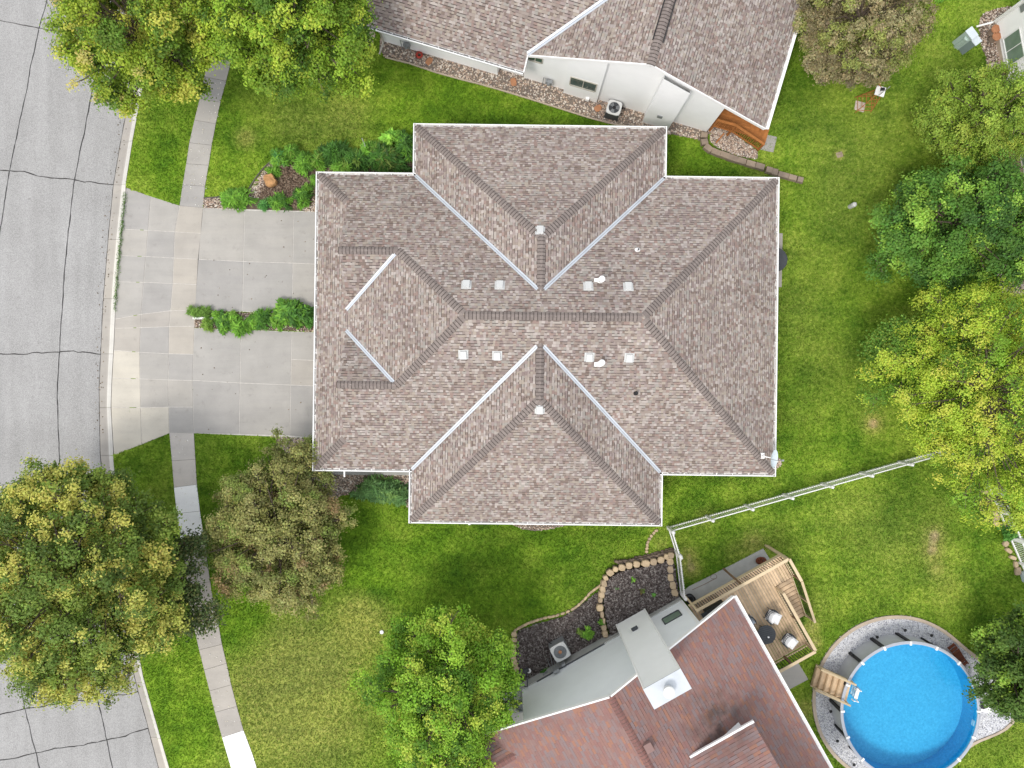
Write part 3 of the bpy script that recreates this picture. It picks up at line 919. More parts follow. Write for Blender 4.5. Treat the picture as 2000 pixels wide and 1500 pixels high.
# ------------------------------------------------------------------ the house in the middle
CA, SA = math.cos(R(0.7)), math.sin(R(0.7))
def HW(x, y, z=0.0): return (x * CA + y * SA, -x * SA + y * CA, z)
ze, f = 2.9, 0.56
xw, xe, yn, ys, yr = -9.54, 12.77, 10.09, -4.21, 2.94
zr = ze + f * (yn - yr)
rE, rW = 5.62, -2.05
fw = (zr - ze) / (rW - xw)
house = empty('house', HW(1.2, 2.9), 'large house with grey brown shingled hip roof in the centre', 'house')
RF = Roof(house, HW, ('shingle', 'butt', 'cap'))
xl, xr_, ynn, yss = -4.82, 7.26, 12.5, -6.70
hw = (xr_ - xl) / 2; xm = (xl + xr_) / 2; zw = ze + f * hw
NA, NV = (xm, ynn - hw), (xm, yn - hw)
SAp, SV = (xm, yss + hw), (xm, ys + hw)
xg = -7.95
g1, g2 = 6.0, -0.12
zg1 = ze + f * (yn - g1); zg2 = ze + f * (g2 - ys)
hx1 = xw + (zg1 - ze) / fw; hx2 = xw + (zg2 - ze) / fw
zg = ze + fw * (xg - xw)
hyN = yn - (zg - ze) / f; hyS = ys + (zg - ze) / f
v1 = g1 - (zg1 - zg) / f; v2 = g2 + (zg2 - zg) / f
N_z = lambda x, y: ze + f * (yn - y)
S_z = lambda x, y: ze + f * (y - ys)
E_z = lambda x, y: ze + f * (xe - x)
W_z = lambda x, y: ze + fw * (x - xw)
NW_z = lambda x, y: ze + f * (x - xl)
NE_z = lambda x, y: ze + f * (xr_ - x)
NN_z = lambda x, y: ze + f * (ynn - y)
SS_z = lambda x, y: ze + f * (y - yss)
G1_z = lambda x, y: zg1 - f * (g1 - y)
G2_z = lambda x, y: zg2 - f * (y - g2)
RF.plane([(xw, yn), (xg, hyN), (xg, g1), (hx1, g1), (rW, yr), (rE, yr), (xe, yn), (xr_, yn), NV, (xl, yn)], (0, yn), (0, -1), ze, f)
RF.plane([(xw, ys), (xg, hyS), (xg, g2), (hx2, g2), (rW, yr), (rE, yr), (xe, ys), (xr_, ys), SV, (xl, ys)], (0, ys), (0, 1), ze, f)
RF.plane([(xe, yn), (xe, ys), (rE, yr)], (xe, 0), (-1, 0), ze, f)
RF.plane([(xw, ys), (xw, yn), (xg, hyN), (xg, v1), (hx1, g1), (rW, yr), (hx2, g2), (xg, v2), (xg, hyS)], (xw, 0), (1, 0), ze, fw)
RF.plane([(xg, g1), (hx1, g1), (xg, v1)], (0, v1), (0, 1), zg, f)
RF.plane([(xg, g2), (hx2, g2), (xg, v2)], (0, v2), (0, -1), zg, f)
RF.plane([(xl, yn), (xl, ynn), NA, NV], (xl, 0), (1, 0), ze, f)
RF.plane([(xr_, yn), (xr_, ynn), NA, NV], (xr_, 0), (-1, 0), ze, f)
RF.plane([(xl, ynn), (xr_, ynn), NA], (0, ynn), (0, -1), ze, f)
RF.plane([(xl, ys), (xl, yss), SAp, SV], (xl, 0), (1, 0), ze, f)
RF.plane([(xr_, ys), (xr_, yss), SAp, SV], (xr_, 0), (-1, 0), ze, f)
RF.plane([(xl, yss), (xr_, yss), SAp], (0, yss), (0, 1), ze, f)
# soffit closes the roof below
RF.deck.face([HW(x, y, ze - 0.14) for x, y in ((xw, ys), (xw, yn), (xl, yn), (xl, ynn), (xr_, ynn), (xr_, yn), (xe, yn), (xe, ys), (xr_, ys), (xr_, yss), (xl, yss), (xl, ys))])
def cl(A, B, zl, zr_): RF.cap_line(A, B, zl, zr_)
cl((rW, yr, zr), (rE, yr, zr), N_z, S_z)
cl((xe, yn, ze), (rE, yr, zr), E_z, N_z)
cl((xe, ys, ze), (rE, yr, zr), S_z, E_z)
cl((hx1, g1, zg1), (rW, yr, zr), N_z, W_z)
cl((hx2, g2, zg2), (rW, yr, zr), W_z, S_z)
cl((xw, yn, ze), (xg, hyN, zg), N_z, W_z)
cl((xw, ys, ze), (xg, hyS, zg), W_z, S_z)
cl((xg, g1, zg1), (hx1 + 0.1, g1, zg1), N_z, G1_z)
cl((xg, g2, zg2), (hx2 + 0.1, g2, zg2), G2_z, S_z)
cl((xm, NA[1], zw), (xm, NV[1], zw), NE_z, NW_z)
cl((xm, SAp[1], zw), (xm, SV[1], zw), NW_z, NE_z)
cl((xl, ynn, ze), NA + (zw,), NN_z, NW_z)
cl((xr_, ynn, ze), NA + (zw,), NE_z, NN_z)
cl((xl, yss, ze), SAp + (zw,), NW_z, SS_z)
cl((xr_, yss, ze), SAp + (zw,), SS_z, NE_z)
roof_main = RF.finish()
for A, B, zf in (((xl, yn, ze), NV + (zw,), lambda x, y: max(N_z(x, y), NW_z(x, y))), ((xr_, yn, ze), NV + (zw,), lambda x, y: max(N_z(x, y), NE_z(x, y))),
                 ((xl, ys, ze), SV + (zw,), lambda x, y: max(S_z(x, y), NW_z(x, y))), ((xr_, ys, ze), SV + (zw,), lambda x, y: max(S_z(x, y), NE_z(x, y))),
                 ((xg + .05, v1, zg), (hx1, g1, zg1), lambda x, y: max(G1_z(x, y), W_z(x, y))), ((xg + .05, v2, zg), (hx2, g2, zg2), lambda x, y: max(G2_z(x, y), W_z(x, y)))):
    A, B = Vector(A), Vector(B)
    d = (B - A).normalized()
    flashing(roof_main, A, B - d * 0.22, HW, zf)
# gable ends above the garage doors
for ya, yb, yc, zc_ in ((hyN, g1, v1, zg1), (hyS, g2, v2, zg2)):
    MB().prism([(0, 0)] * 3, 0, 0)
    m = MB()
    m.face([HW(xg, ya, zg - .02), HW(xg, yb, zc_ - .02), HW(xg, yc, zg - .02)]); m.face([HW(xg + .1, ya, zg - .02), HW(xg + .1, yc, zg - .02), HW(xg + .1, yb, zc_ - .02)])
    m.build('gable_wall', MAT['stucco'], house)
# walls
iw = 0.45
outl = [(xw + iw, ys + iw), (xw + iw, yn - iw), (xl + iw, yn - iw), (xl + iw, ynn - iw), (xr_ - iw, ynn - iw), (xr_ - iw, yn - iw), (xe - iw, yn - iw), (xe - iw, ys + iw), (xr_ - iw, ys + iw), (xr_ - iw, yss + iw), (xl + iw, yss + iw), (xl + iw, ys + iw)]
MB().prism([HW(*p)[:2] for p in outl], -0.02, ze - 0.145).build('wall', MAT['beige_wall'], house)
HARD.append([HW(*p)[:2] for p in outl])
for gy_ in (6.2, -0.4):
    m = MB(); m.box(HW(xw + iw - 0.02, gy_, 1.08), (0.03, 2.4, 1.06), (Vector((CA, -SA, 0)), Vector((SA, CA, 0)), Vector((0, 0, 1))))
    m.build('garage_door', MAT['white'], house)
EX, NY = Vector((CA, -SA)), Vector((SA, CA))
GT = [((xw, ys), (xw, yn), -EX, (.14, .14)), ((xw, yn), (xl, yn), NY, (0, 0)), ((xl, yn), (xl, ynn), -EX, (0, .14)), ((xl, ynn), (xr_, ynn), NY, (0, 0)), ((xr_, ynn), (xr_, yn), EX, (.14, 0)),
      ((xr_, yn), (xe, yn), NY, (0, 0)), ((xe, yn), (xe, ys), EX, (.14, .14)), ((xe, ys), (xr_, ys), -NY, (0, 0)), ((xr_, ys), (xr_, yss), EX, (0, .14)), ((xr_, yss), (xl, yss), -NY, (0, 0)), ((xl, yss), (xl, ys), -EX, (.14, 0)), ((xl, ys), (xw, ys), -NY, (0, 0))]
for a, b, o, ex in GT:
    gutter(house, HW(*a)[:2], HW(*b)[:2], o, ze - 0.01, ext=ex)
# short leaders and downspouts
m = MB(); c = Vector(HW(-8.15, ys - 0.16, ze - .12)); m.box(c + Vector((0, -.12, -.05)), (0.035, 0.16, 0.03)); m.build('downspout', MAT['white'], house)
m = MB(); c = Vector(HW(-2.0, yss - 0.15, ze - .12)); m.box(c, (0.05, 0.05, 0.08)); m.build('downspout', MAT['white'], house)

# roof vents
UPD = {'N': (0, -1, N_z), 'S': (0, 1, S_z), 'NN': (0, -1, NN_z), 'SS': (0, 1, SS_z)}
def inv_house(u, v, zfun):
    """local plan point on a roof plane seen at u, v"""
    z = 5.0
    for _ in range(12):
        w = P(u, v, z); x = w.x * CA - w.y * SA; y = w.x * SA + w.y * CA; z = zfun(x, y)
    return x, y, z
for u, v, pl in ((911, 557, 'N'), (976, 558, 'N'), (1149, 560, 'N'), (1227, 561, 'N'), (905, 692, 'S'), (971, 694, 'S'), (1151, 697, 'S'), (1229, 698, 'S'), (1055, 451, 'NN'), (1054, 799, 'SS')):
    x, y, z = inv_house(u, v, UPD[pl][2])
    uy = UPD[pl][1]
    ax = (Vector(HW(1, 0)), Vector(HW(0, uy)) + Vector((0, 0, f)), None)
    up = ax[1].normalized(); nrm = Vector(HW(0, -uy * f)) + Vector((0, 0, 1)); nrm.normalize()
    axs = (ax[0], up, nrm)
    m = MB(); c = Vector(HW(x, y, z))
    m.box(c + nrm * 0.02, (0.22, 0.22, 0.008), axs)                         # base flange
    hood = [(-.15, -.19, .03), (.15, -.19, .03), (.15, .19, .03), (-.15, .19, .03), (-.15, -.19, .135), (.15, -.19, .135), (.13, .17, .10), (-.13, .17, .10)]
    b = len(m.v); m.v.extend([tuple(c + ax[0] * p[0] + up * p[1] + nrm * p[2]) for p in hood])
    for fc in ((0, 3, 2, 1), (4, 5, 6, 7), (0, 1, 5, 4), (1, 2, 6, 5), (2, 3, 7, 6), (3, 0, 4, 7)): m.f.append([b + i for i in fc]); m.m.append(0)
    m.box(c - up * 0.195 + nrm * 0.06, (0.12, 0.006, 0.02), axs, 1)
    m.build('roof_vent', [MAT['vent'], MAT['dark_grey']], roof_main)
for u, v, pl, kind in ((1172, 549, 'N', 'flue'), (1172, 709, 'S', 'flue'), (1245, 489, 'N', 'pipe'), (1242, 767, 'S', 'black')):
    x, y, z = inv_house(u, v, UPD[pl][2]); c = Vector(HW(x, y, z)); m = MB()
    if kind == 'flue':
        m.lathe(c + Vector((0, 0, -.05)), [(.17, 0), (.15, .08), (.085, .13), (.085, .62), (.14, .63), (.14, .75), (.10, .79)], 18)
        m.box(c + Vector((-.1, -.02, .02)), (.16, .14, .012)); mt = 'white'; nm = 'flue_pipe'
    elif kind == 'pipe':
        m.lathe(c + Vector((0, 0, -.05)), [(.14, 0), (.12, .07), (.06, .12), (.06, .34)], 16); mt = 'white'; nm = 'vent_pipe'
        m.lathe(c + Vector((0, 0, .285)), [(.045, 0), (.045, .012)], 12, 1)
    else:
        m.lathe(c + Vector((0, 0, -.05)), [(.13, 0), (.11, .07), (.06, .12), (.06, .36)], 16); mt = 'dark'; nm = 'vent_pipe'
    m.build(nm, [MAT[mt], MAT['dark']], roof_main)

# satellite dish on the south east corner
dx, dy, dz = inv_house(1487, 890, E_z)
c = Vector(HW(dx, dy, dz)); dish = empty('satellite_dish', c, 'pale oval satellite dish on the lower right roof corner', 'satellite dish')
m = MB(); m.box(c + Vector((0, 0, .03)), (.14, .14, .02)); m.tube([c, c + Vector((.04, -.01, .25)), c + Vector((.3, -.06, .42))], .028, 8); m.build('mast', MAT['white'], dish)
dc = c + Vector((0.46, -0.10, 0.46)); dn = Vector((0.62, -.10, .78)).normalized()
t1 = Vector((0, 1, 0)).cross(dn).normalized(); t2 = dn.cross(t1)
m = MB(); rings = []
for i in range(6):
    q = i / 5
    rings.append([dc + t1 * (.30 * q * math.cos(a)) + t2 * (.44 * q * math.sin(a)) + dn * (.10 * q * q - .1) for a in [2 * math.pi * k / 28 for k in range(28)]])
for i in range(5):
    for k in range(28): m.face([rings[i][k], rings[i][(k + 1) % 28], rings[i + 1][(k + 1) % 28], rings[i + 1][k]])
m.build('reflector', MAT['dish'], dish, True)
m = MB(); m.tube([dc - t1 * .3, dc - t1 * .35 + dn * .3, dc + dn * .42], .014, 6); m.box(dc + dn * .43, (.05, .04, .04)); m.build('feed_arm', MAT['grey_metal'], dish)

# ------------------------------------------------------------------ neighbour house at the top
cN, sN = 0.9588, 0.2840
def NW_(a, b, z=0.0): return (a * cN + b * sN, -a * sN + b * cN, z)
def nAB(u, v, z=0.0):
    p = P(u, v, z); return (p.x * cN - p.y * sN, p.x * sN + p.y * cN)
nh = empty('neighbour_house', NW_(0, 18), 'white walled neighbour house with grey shingled gable roof at the top', 'house')
ze2, f2, ra, zr2 = 2.9, 0.453, 1.9, 5.8
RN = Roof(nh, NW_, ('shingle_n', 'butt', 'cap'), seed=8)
b0_, bT = 15.46, 26.0
ae = ra + (zr2 - ze2) / f2
wb = 14.75
av = ra - (zr2 - (ze2 + f2 * (b0_ - wb))) / f2
bR = wb + (zr2 - ze2) / f2
RN.plane([(ae, b0_), (ae, bT), (ra, bT), (ra, b0_)], (ae, 0), (-1, 0), ze2, f2)
RN.plane([(av, b0_), (ra, b0_), (ra, bR)], (ra - (zr2 - ze2) / f2, 0), (1, 0), ze2, f2)
RN.plane([(-12.4, wb), (av, wb), (av, b0_), (ra, bR), (-12.4, bR)], (0, wb), (0, 1), ze2, f2)
RN.plane([(-12.4, bR), (ra, bR), (-2, bT), (-12.4, bT)], (0, bR), (0, -1), zr2 - f2 * 0, f2 * 0 + 0.0001, False)
RN.deck.face([NW_(x, y, ze2 - .1) for x, y in ((-12.4, wb), (-5.4, wb), (-5.4, 16.2), (6.0, 16.2), (6.0, 17.2), (ae, 17.2), (ae, bT), (-12.4, bT))])
RN.cap_line((ra, b0_, zr2), (ra, bT, zr2), lambda x, y: zr2 - f2 * abs(x - ra), lambda x, y: zr2 - f2 * abs(x - ra), w=0.20)
roof_n = RN.finish(300, 100)
flashing(roof_n, (av, b0_, ze2 + f2 * (b0_ - wb)), (ra - .15, bR - .15, zr2 - .07), NW_, lambda x, y: max(ze2 + f2 * (y - wb), ze2 + f2 * (x - (ra - (zr2 - ze2) / f2))), 0.11)
# ridge vent: two dark strips either side of the caps
for sgn in (-1, 1):
    m = MB(); m.beam(NW_(ra + sgn * .24, b0_ + 1.1, zr2 - .06), NW_(ra + sgn * .24, bT, zr2 - .06), .045, .06); m.build('ridge_vent', MAT['dark'], roof_n)
# rakes, fascia and gutters
eE = Vector((cN, -sN)); eN = Vector((sN, cN))
gutter(nh, NW_(ae, b0_)[:2], NW_(ae, bT)[:2], eE, ze2, w=.16, trough='white')
gutter(nh, NW_(-12.4, wb)[:2], NW_(av, wb)[:2], -eN, ze2, w=.13, trough='dark_grey')
m = MB()
m.beam(NW_(av, b0_ - .02, ze2 + f2 * (b0_ - wb) - .09), NW_(ra, b0_ - .02, zr2 - .09), .05, .18); m.beam(NW_(ra, b0_ - .02, zr2 - .09), NW_(ae, b0_ - .02, ze2 - .09), .05, .18)
m.build('rake_board', MAT['white'], nh)
m = MB(); m.beam(NW_(av + .02, wb, ze2 - .06), NW_(av + .02, b0_, ze2 + f2 * (b0_ - wb) - .06), .05, .16); m.build('rake_board', MAT['white'], nh)
def nroof(a): return min(zr2 - f2 * abs(a - ra), zr2) - 0.10
def wallN(a0, a1, b_, z0=-.02, depth=.12, mat='stucco', name='wall', sub=4):
    """gable wall piece facing south, its top following the roof"""
    m = MB(); aa = sorted(set([a0, a1] + ([ra] if a0 < ra < a1 else [])))
    lo = [NW_(a, b_, z0) for a in aa]; hi = [NW_(a, b_, nroof(a)) for a in aa]
    lo2 = [NW_(a, b_ + depth, z0) for a in aa]; hi2 = [NW_(a, b_ + depth, nroof(a)) for a in aa]
    m.face(lo + hi[::-1]); m.face((lo2 + hi2[::-1])[::-1])
    m.face([lo[0], hi[0], hi2[0], lo2[0]]); m.face([lo[-1], lo2[-1], hi2[-1], hi[-1]])
    return m.build(name, MAT[mat], nh)
wallN(-4.0, 6.06, 15.68)
wallN(-1.78, 0.05, 15.50, depth=.16, name='bay_wall')
wallN(2.67, 4.08, 15.20, depth=.46, name='chimney_chase')
MB().prism([NW_(a, b)[:2] for a, b in ((-11.7, 15.42), (-5.36, 15.42), (-5.36, 15.75), (-4.05, 15.75), (-4.05, 25), (-11.7, 25))], -.02, 2.82).build('wall', MAT['stucco'], nh)
MB().prism([NW_(a, b)[:2] for a, b in ((-3.9, 15.85), (5.95, 15.85), (5.95, 18.2), (7.6, 18.2), (7.6, 25.5), (-3.9, 25.5))], -.02, 2.75).build('wall', MAT['stucco'], nh)
HARD.append([NW_(a, b)[:2] for a, b in ((-11.7, 15.42), (2.6, 15.42), (2.6, 15.2), (6.06, 15.2), (6.1, 17), (8.2, 17), (8.2, 25), (-11.7, 25))])
rgt, outS = Vector((cN, -sN, 0)), Vector((-sN, -cN, 0))
window(nh, Vector(NW_(-0.85, 15.49, 1.75)), rgt, outS, 1.35, 0.85, 1, frame='frame_tan')
window(nh, Vector(NW_(-3.45, 15.67, 2.55)), rgt, outS, 0.75, 0.45, 1, frame='frame_tan')
MB().box(NW_(3.35, 15.18, 1.35), (.13, .03, .13), (rgt, outS, Vector((0, 0, 1)))).build('wall_vent', MAT['grey_metal'], nh)
MB().box(NW_(-.45, 15.44, .25), (.09, .06, .12), (rgt, outS, Vector((0, 0, 1)))).build('outlet_box', MAT['white'], nh)
# gas and electric meters
for a_, lab in ((-2.6, 'gas_meter'), (-10.2, 'electric_meter')):
    bw = 15.66 if a_ > -5 else 15.40
    m = MB(); c = Vector(NW_(a_, bw - .14, .75)); m.box(c, (.17, .09, .14), (rgt, outS, Vector((0, 0, 1))))
    m.tube([c + rgt * .12, c + rgt * .12 + Vector((0, 0, -.75))], .022, 6); m.tube([c - rgt * .12, c - rgt * .12 + Vector((0, 0, .3)), c - rgt * .3 + Vector((0, 0, .35)), c - rgt * .34 + Vector((0, 0, -.7))], .02, 6)
    m.lathe(c + outS * .09, [(.09, -.08), (.1, 0), (.07, .08)], 12)
    m.build(lab, MAT['grey_metal'], nh)
# downspout lying out over the bed
m = MB(); q = Vector(NW_(-11.55, 15.3, 2.6)); m.tube([q, q + Vector((0, 0, -2.3)), Vector(P(741, 106, .08))], .05, 6); m.build('downspout', MAT['frame_tan'], nh)

# cedar side porch and steps below the roof corner
porch = empty('cedar_porch', NW_(7.2, 16.3), 'orange stained wooden porch steps with railing beside the top house', 'porch')
for i in range(9):
    bb = 15.86 + i * 0.15
    MB().box(NW_(7.1, bb + .075, .62), (.98, .07, .02), (rgt, -outS, Vector((0, 0, 1)))).build('deck_board', MAT['cedar'], porch)
for i in range(4):
    m = MB(); a_ = 8.05 + i * .28
    m.box(NW_(a_ + .15, 16.32, .50 - .14 * i), (.145, .46, .02), (rgt, -outS, Vector((0, 0, 1)))); m.box(NW_(a_ + .02, 16.32, .42 - .14 * i), (.012, .46, .065), (rgt, -outS, Vector((0, 0, 1)))); m.build('step', MAT['cedar'], porch)
ra_, rb_ = Vector(NW_(6.2, 15.79, 1.5)), Vector(NW_(7.15, 15.80, 1.5)); rc_ = Vector(NW_(8.92, 15.52, .95))
m = MB(); m.beam(ra_, rb_, .12, .04); m.beam(rb_ + Vector((0, 0, .005)), rc_, .12, .04); m.build('hand_rail', MAT['cedar'], porch)
m = MB(); m.beam(ra_ - Vector((0, 0, .8)), rb_ - Vector((0, 0, .8)), .05, .08); m.beam(rb_ - Vector((0, 0, .8)), rc_ - Vector((0, 0, .8)), .05, .08); m.build('bottom_rail', MAT['cedar'], porch)
for i in range(26):
    t = (i + .5) / 26
    if t < .4: q = ra_.lerp(rb_, t / .4)
    else: q = rb_.lerp(rc_, (t - .4) / .6)
    MB().box(q - Vector((0, 0, .41)), (.018, .018, .39)).build('baluster', MAT['cedar'], porch)
for q in (ra_, rb_, rc_):
    MB().box(q - Vector((0, 0, q.z / 2 + .02)), (.045, .045, q.z / 2)).build('post', MAT['cedar'], porch)
MB().beam(NW_(6.9, 15.7, .45), NW_(6.7, 15.25, .05), .06, .06).build('brace', MAT['cedar'], porch)
# long cedar deck edge on the far side
deckE = empty('cedar_deck', NW_(8.6, 20), 'narrow orange wooden deck edge along the right wall of the top house', 'deck')
MB().beam(NW_(8.76, 16.5, 1.35), NW_(8.76, 20.3, 1.35), .16, .05).build('hand_rail', MAT['cedar'], deckE)
for k in range(4): MB().beam(NW_(8.05 + k * .16, 16.5, .8), NW_(8.05 + k * .16, 20.3, .8), .14, .03).build('deck_board', MAT['cedar'], deckE)
for k in range(3): MB().box(NW_(8.74, 16.55 + k * 1.8, .66), (.045, .045, .66)).build('post', MAT['cedar'], deckE)
pad = MB().prism([PX(1491, 262), PX(1517, 268), PX(1510, 298), PX(1484, 292)], -.02, .04).build('landing_slab', MAT['conc'])
tag(pad, 'small grey concrete landing at the foot of the orange steps', 'slab')

# ------------------------------------------------------------------ red roofed house at the bottom
cR, sR = 0.872, 0.489
def RW_(a, c, z=0.0): return (a * cR + c * sR, a * sR - c * cR, z)
def rAC(u, v, z=0.0):
    p = P(u, v, z); return (p.x * cR + p.y * sR, p.x * sR - p.y * cR)
rh = empty('red_roof_house', RW_(-2, 18), 'house with red brown shingles and pale walls at the bottom', 'house')
c0, cT, zrR, aR, aE, zeR = 13.72, 26.0, 7.17, -2.88, 4.16, 4.4
fE = (zrR - zeR) / (aE - aR); fW = 0.476; aW = -9.4; zeW = zrR - fW * (aR - aW)
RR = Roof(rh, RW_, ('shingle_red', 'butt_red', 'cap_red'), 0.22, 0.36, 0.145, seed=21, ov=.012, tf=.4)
RR_W = lambda a, c: zrR - fW * (aR - a); RR_E = lambda a, c: zrR - fE * (a - aR)
RR.plane([(aE, c0), (aE, cT), (aR, cT), (aR, c0)], (aE, 0), (-1, 0), zeR, fE)
pa, pc = -8.17, 15.1; pz = RR_W(pa, pc)
RR.plane([(aW, c0), (aR, c0), (aR, cT), (aW, cT), (aW, pc + (pa - aW)), (pa, pc), (aW, pc - (pa - aW))], (aW, 0), (1, 0), zeW, fW)
RR.plane([(pa, pc), (aW, pc - (pa - aW)), (-13, pc - (pa - aW)), (-13, pc)], (0, pc - (pa - aW)), (0, 1), pz - fW * (pa - aW), fW)
RR.plane([(pa, pc), (aW, pc + (pa - aW)), (-13, pc + (pa - aW)), (-13, pc)], (0, pc + (pa - aW)), (0, -1), pz - fW * (pa - aW), fW)
dz0, dcz, dsl, da = 6.54, 18.05, 0.30, 1.95
RR.plane([(-1.27, dcz), (da, dcz), (da, 25), (aR, 25), (aR, dcz + (zrR - dz0) / dsl)], (0, dcz), (0, 1), dz0, dsl)
RR.deck.face([RW_(a, c, 3.9) for a, c in ((-9.0, 14.3), (-9.0, cT), (2.0, cT), (2.0, 14.3))])
RR.cap_line((aR, c0, zrR), (aR, 20.0, zrR), RR_W, RR_E, w=.16, step=.16)
RR.cap_line((-13, pc, pz), (pa - .1, pc, pz), lambda a, c: pz - fW * abs(c - pc), lambda a, c: pz - fW * abs(c - pc), w=.16, step=.16)
roof_r = RR.finish(300, 60)
m = MB(); m.beam(RW_(aW, c0 - .02, zeW - .08), RW_(aR, c0 - .02, zrR - .06), .07, .2); m.beam(RW_(aR, c0 - .02, zrR - .06), RW_(aE, c0 - .02, zeR - .06), .07, .2); m.build('rake_board', MAT['white'], rh)
gutter(rh, RW_(aE, c0)[:2], RW_(aE, cT)[:2], Vector((cR, sR)), zeR, w=.15, trough='white')
m = MB(); m.beam(RW_(-1.2, dcz - .05, dz0 - .05), RW_(da + .05, dcz - .05, dz0 - .05), .10, .12); m.build('fascia', MAT['white'], rh)
m = MB(); m.face([RW_(-1.1, dcz + .25, dz0 - .04), RW_(1.45, dcz + .25, dz0 - .04), RW_(1.45, dcz + .25, RR_E(1.45, 0) - .05), RW_(-1.1, dcz + .25, RR_E(-1.1, 0) - .05)])
m.face([RW_(1.45, dcz + .25, dz0 - .04), RW_(1.45, 25, dz0 + 1.9), RW_(1.45, 25, RR_E(1.45, 0) - .05), RW_(1.45, dcz + .25, RR_E(1.45, 0) - .05)]); m.build('clerestory_wall', MAT['wall_grey'], rh)
def wallR(a0, a1, c_, z0, mat, name, drop=.12):
    m = MB(); aa = sorted(set([a0, a1] + ([aR] if a0 < aR < a1 else [])))
    top = lambda a: (RR_W(a, 0) if a < aR else RR_E(a, 0)) - drop
    lo = [RW_(a, c_, z0) for a in aa]; hi = [RW_(a, c_, top(a)) for a in aa]
    lo2 = [RW_(a, c_ + .15, z0) for a in aa]; hi2 = [RW_(a, c_ + .15, top(a)) for a in aa]
    m.face((lo + hi[::-1])[::-1]); m.face(lo2 + hi2[::-1]); m.face([lo[0], lo2[0], hi2[0], hi[0]]); m.face([lo[-1], hi[-1], hi2[-1], lo2[-1]]); m.face(hi + hi2[::-1]); m.face((lo + lo2[::-1])[::-1])
    return m.build(name, MAT[mat], rh)
wallR(-7.28, 2.2, 14.06, 0.75, 'wall_grey', 'wall')
MB().prism([RW_(a, c)[:2] for a, c in ((-7.30, 14.0), (2.2, 14.0), (2.2, 24), (-7.30, 24))], -.02, .80).build('foundation', MAT['found'], rh)
MB().prism([RW_(a, c)[:2] for a, c in ((-7.25, 14.25), (2.2, 14.25), (2.2, 24), (-7.25, 24))], .7, 4.2).build('wall', MAT['wall_grey'], rh)
MB().prism([RW_(a, c)[:2] for a, c in ((2.05, 14.05), (2.22, 14.05), (2.22, 24), (2.05, 24))], .78, 4.85).build('corner_trim', MAT['white'], rh)
HARD.append([RW_(a, c)[:2] for a, c in ((-7.3, 14.0), (2.2, 14.0), (2.2, 24), (-7.3, 24))])
outN = Vector((-sR, cR, 0)); rgR = Vector((cR, sR, 0))
wa, wc = rAC(1303, 1189, 2.1)
window(rh, Vector(RW_(wa, 14.05, 2.1)), rgR, outN, 0.95, 0.72, 0, 'glass_pale', 'dark_grey')
m = MB(); m.box(RW_(-4.4, 14.03, .86), (2.0, .035, .02), (rgR, outN, Vector((0, 0, 1)))); m.build('sill_trim', MAT['dark_grey'], rh)
# chimney chase with metal cap
chz = 8.55
ch = MB().prism([RW_(a, c)[:2] for a, c in ((-1.39, 13.5), (0.28, 13.5), (0.28, 14.36), (-1.39, 14.36))], 0.78, chz).build('chimney_chase', MAT['stucco'], rh)
m = MB(); m.beam(RW_(-1.385, 13.495, .8), RW_(-1.385, 13.495, chz), .07, .07); m.beam(RW_(.275, 13.495, .8), RW_(.275, 13.495, chz), .07, .07); m.build('corner_trim', MAT['white'], ch)
MB().prism([RW_(a, c)[:2] for a, c in ((-1.43, 13.46), (0.32, 13.46), (0.32, 14.40), (-1.43, 14.40))], chz, chz + .035).build('chimney_cap', MAT['flash'], ch)
m = MB(); m.lathe(Vector(RW_(-.55, 13.93, chz + .03)), [(.17, 0), (.17, .16), (.21, .17), (.21, .30), (.24, .31), (.24, .36), (.05, .40)], 24); m.build('flue', MAT['white'], ch, True)
m = MB(); q = Vector(RW_(-.62, 13.44, 2.6)); m.box(q, (.14, .05, .11), (rgR, outN, Vector((0, 0, 1)))); m.box(q + outN * .05 + Vector((0, 0, .06)), (.17, .07, .015), (rgR, outN, Vector((0, 0, 1)))); m.build('wall_lamp', MAT['dark_grey'], rh)
# small roof vent
va, vc = -2.5, 16.4
m = MB(); q = Vector(RW_(va, vc, RR_E(va, 0) + .1)); m.box(q, (.17, .2, .12), (rgR, outN, Vector((0, 0, 1)))); m.build('roof_vent', MAT['shingle_red'], roof_r)
# meters, pipes and cables on the wall
m = MB(); q = Vector(RW_(-5.2, 13.88, 1.1)); m.box(q, (.16, .07, .22), (rgR, outN, Vector((0, 0, 1)))); m.box(q + rgR * .45 + Vector((0, 0, -.2)), (.1, .05, .15), (rgR, outN, Vector((0, 0, 1))))
for k in range(5):
    s_ = q + rgR * (-.25 + .13 * k); m.tube([s_, s_ + outN * .1 + Vector((0, 0, -.5)), s_ + outN * random.uniform(.1, .5) + rgR * random.uniform(-.2, .3) + Vector((0, 0, -1.05))], .018, 5)
m.build('electric_meter', MAT['grey_metal'], rh)
m = MB(); q = Vector(RW_(-6.7, 13.9, .9)); m.tube([q + outN * .4 + Vector((0, 0, -.85)), q + outN * .3, q + rgR * -.2 + Vector((0, 0, .3)), q + rgR * -.35], .035, 6); m.box(q + outN * .45 + Vector((0, 0, -.6)), (.14, .09, .12), (rgR, outN, Vector((0, 0, 1)))); m.build('gas_meter', MAT['dark_grey'], rh)
MB().box(RW_(-5.85, 13.97, .55), (.14, .02, .1), (rgR, outN, Vector((0, 0, 1)))).build('foundation_vent', MAT['grey_metal'], rh)
# entry slab and pot west of the wall
po = MB().prism([RW_(a, c)[:2] for a, c in ((-8.6, 13.7), (-7.32, 13.7), (-7.32, 16), (-8.6, 16))], -.02, .12).build('entry_step', MAT['found'])
tag(po, 'grey concrete entry step half under the bright green tree', 'step')

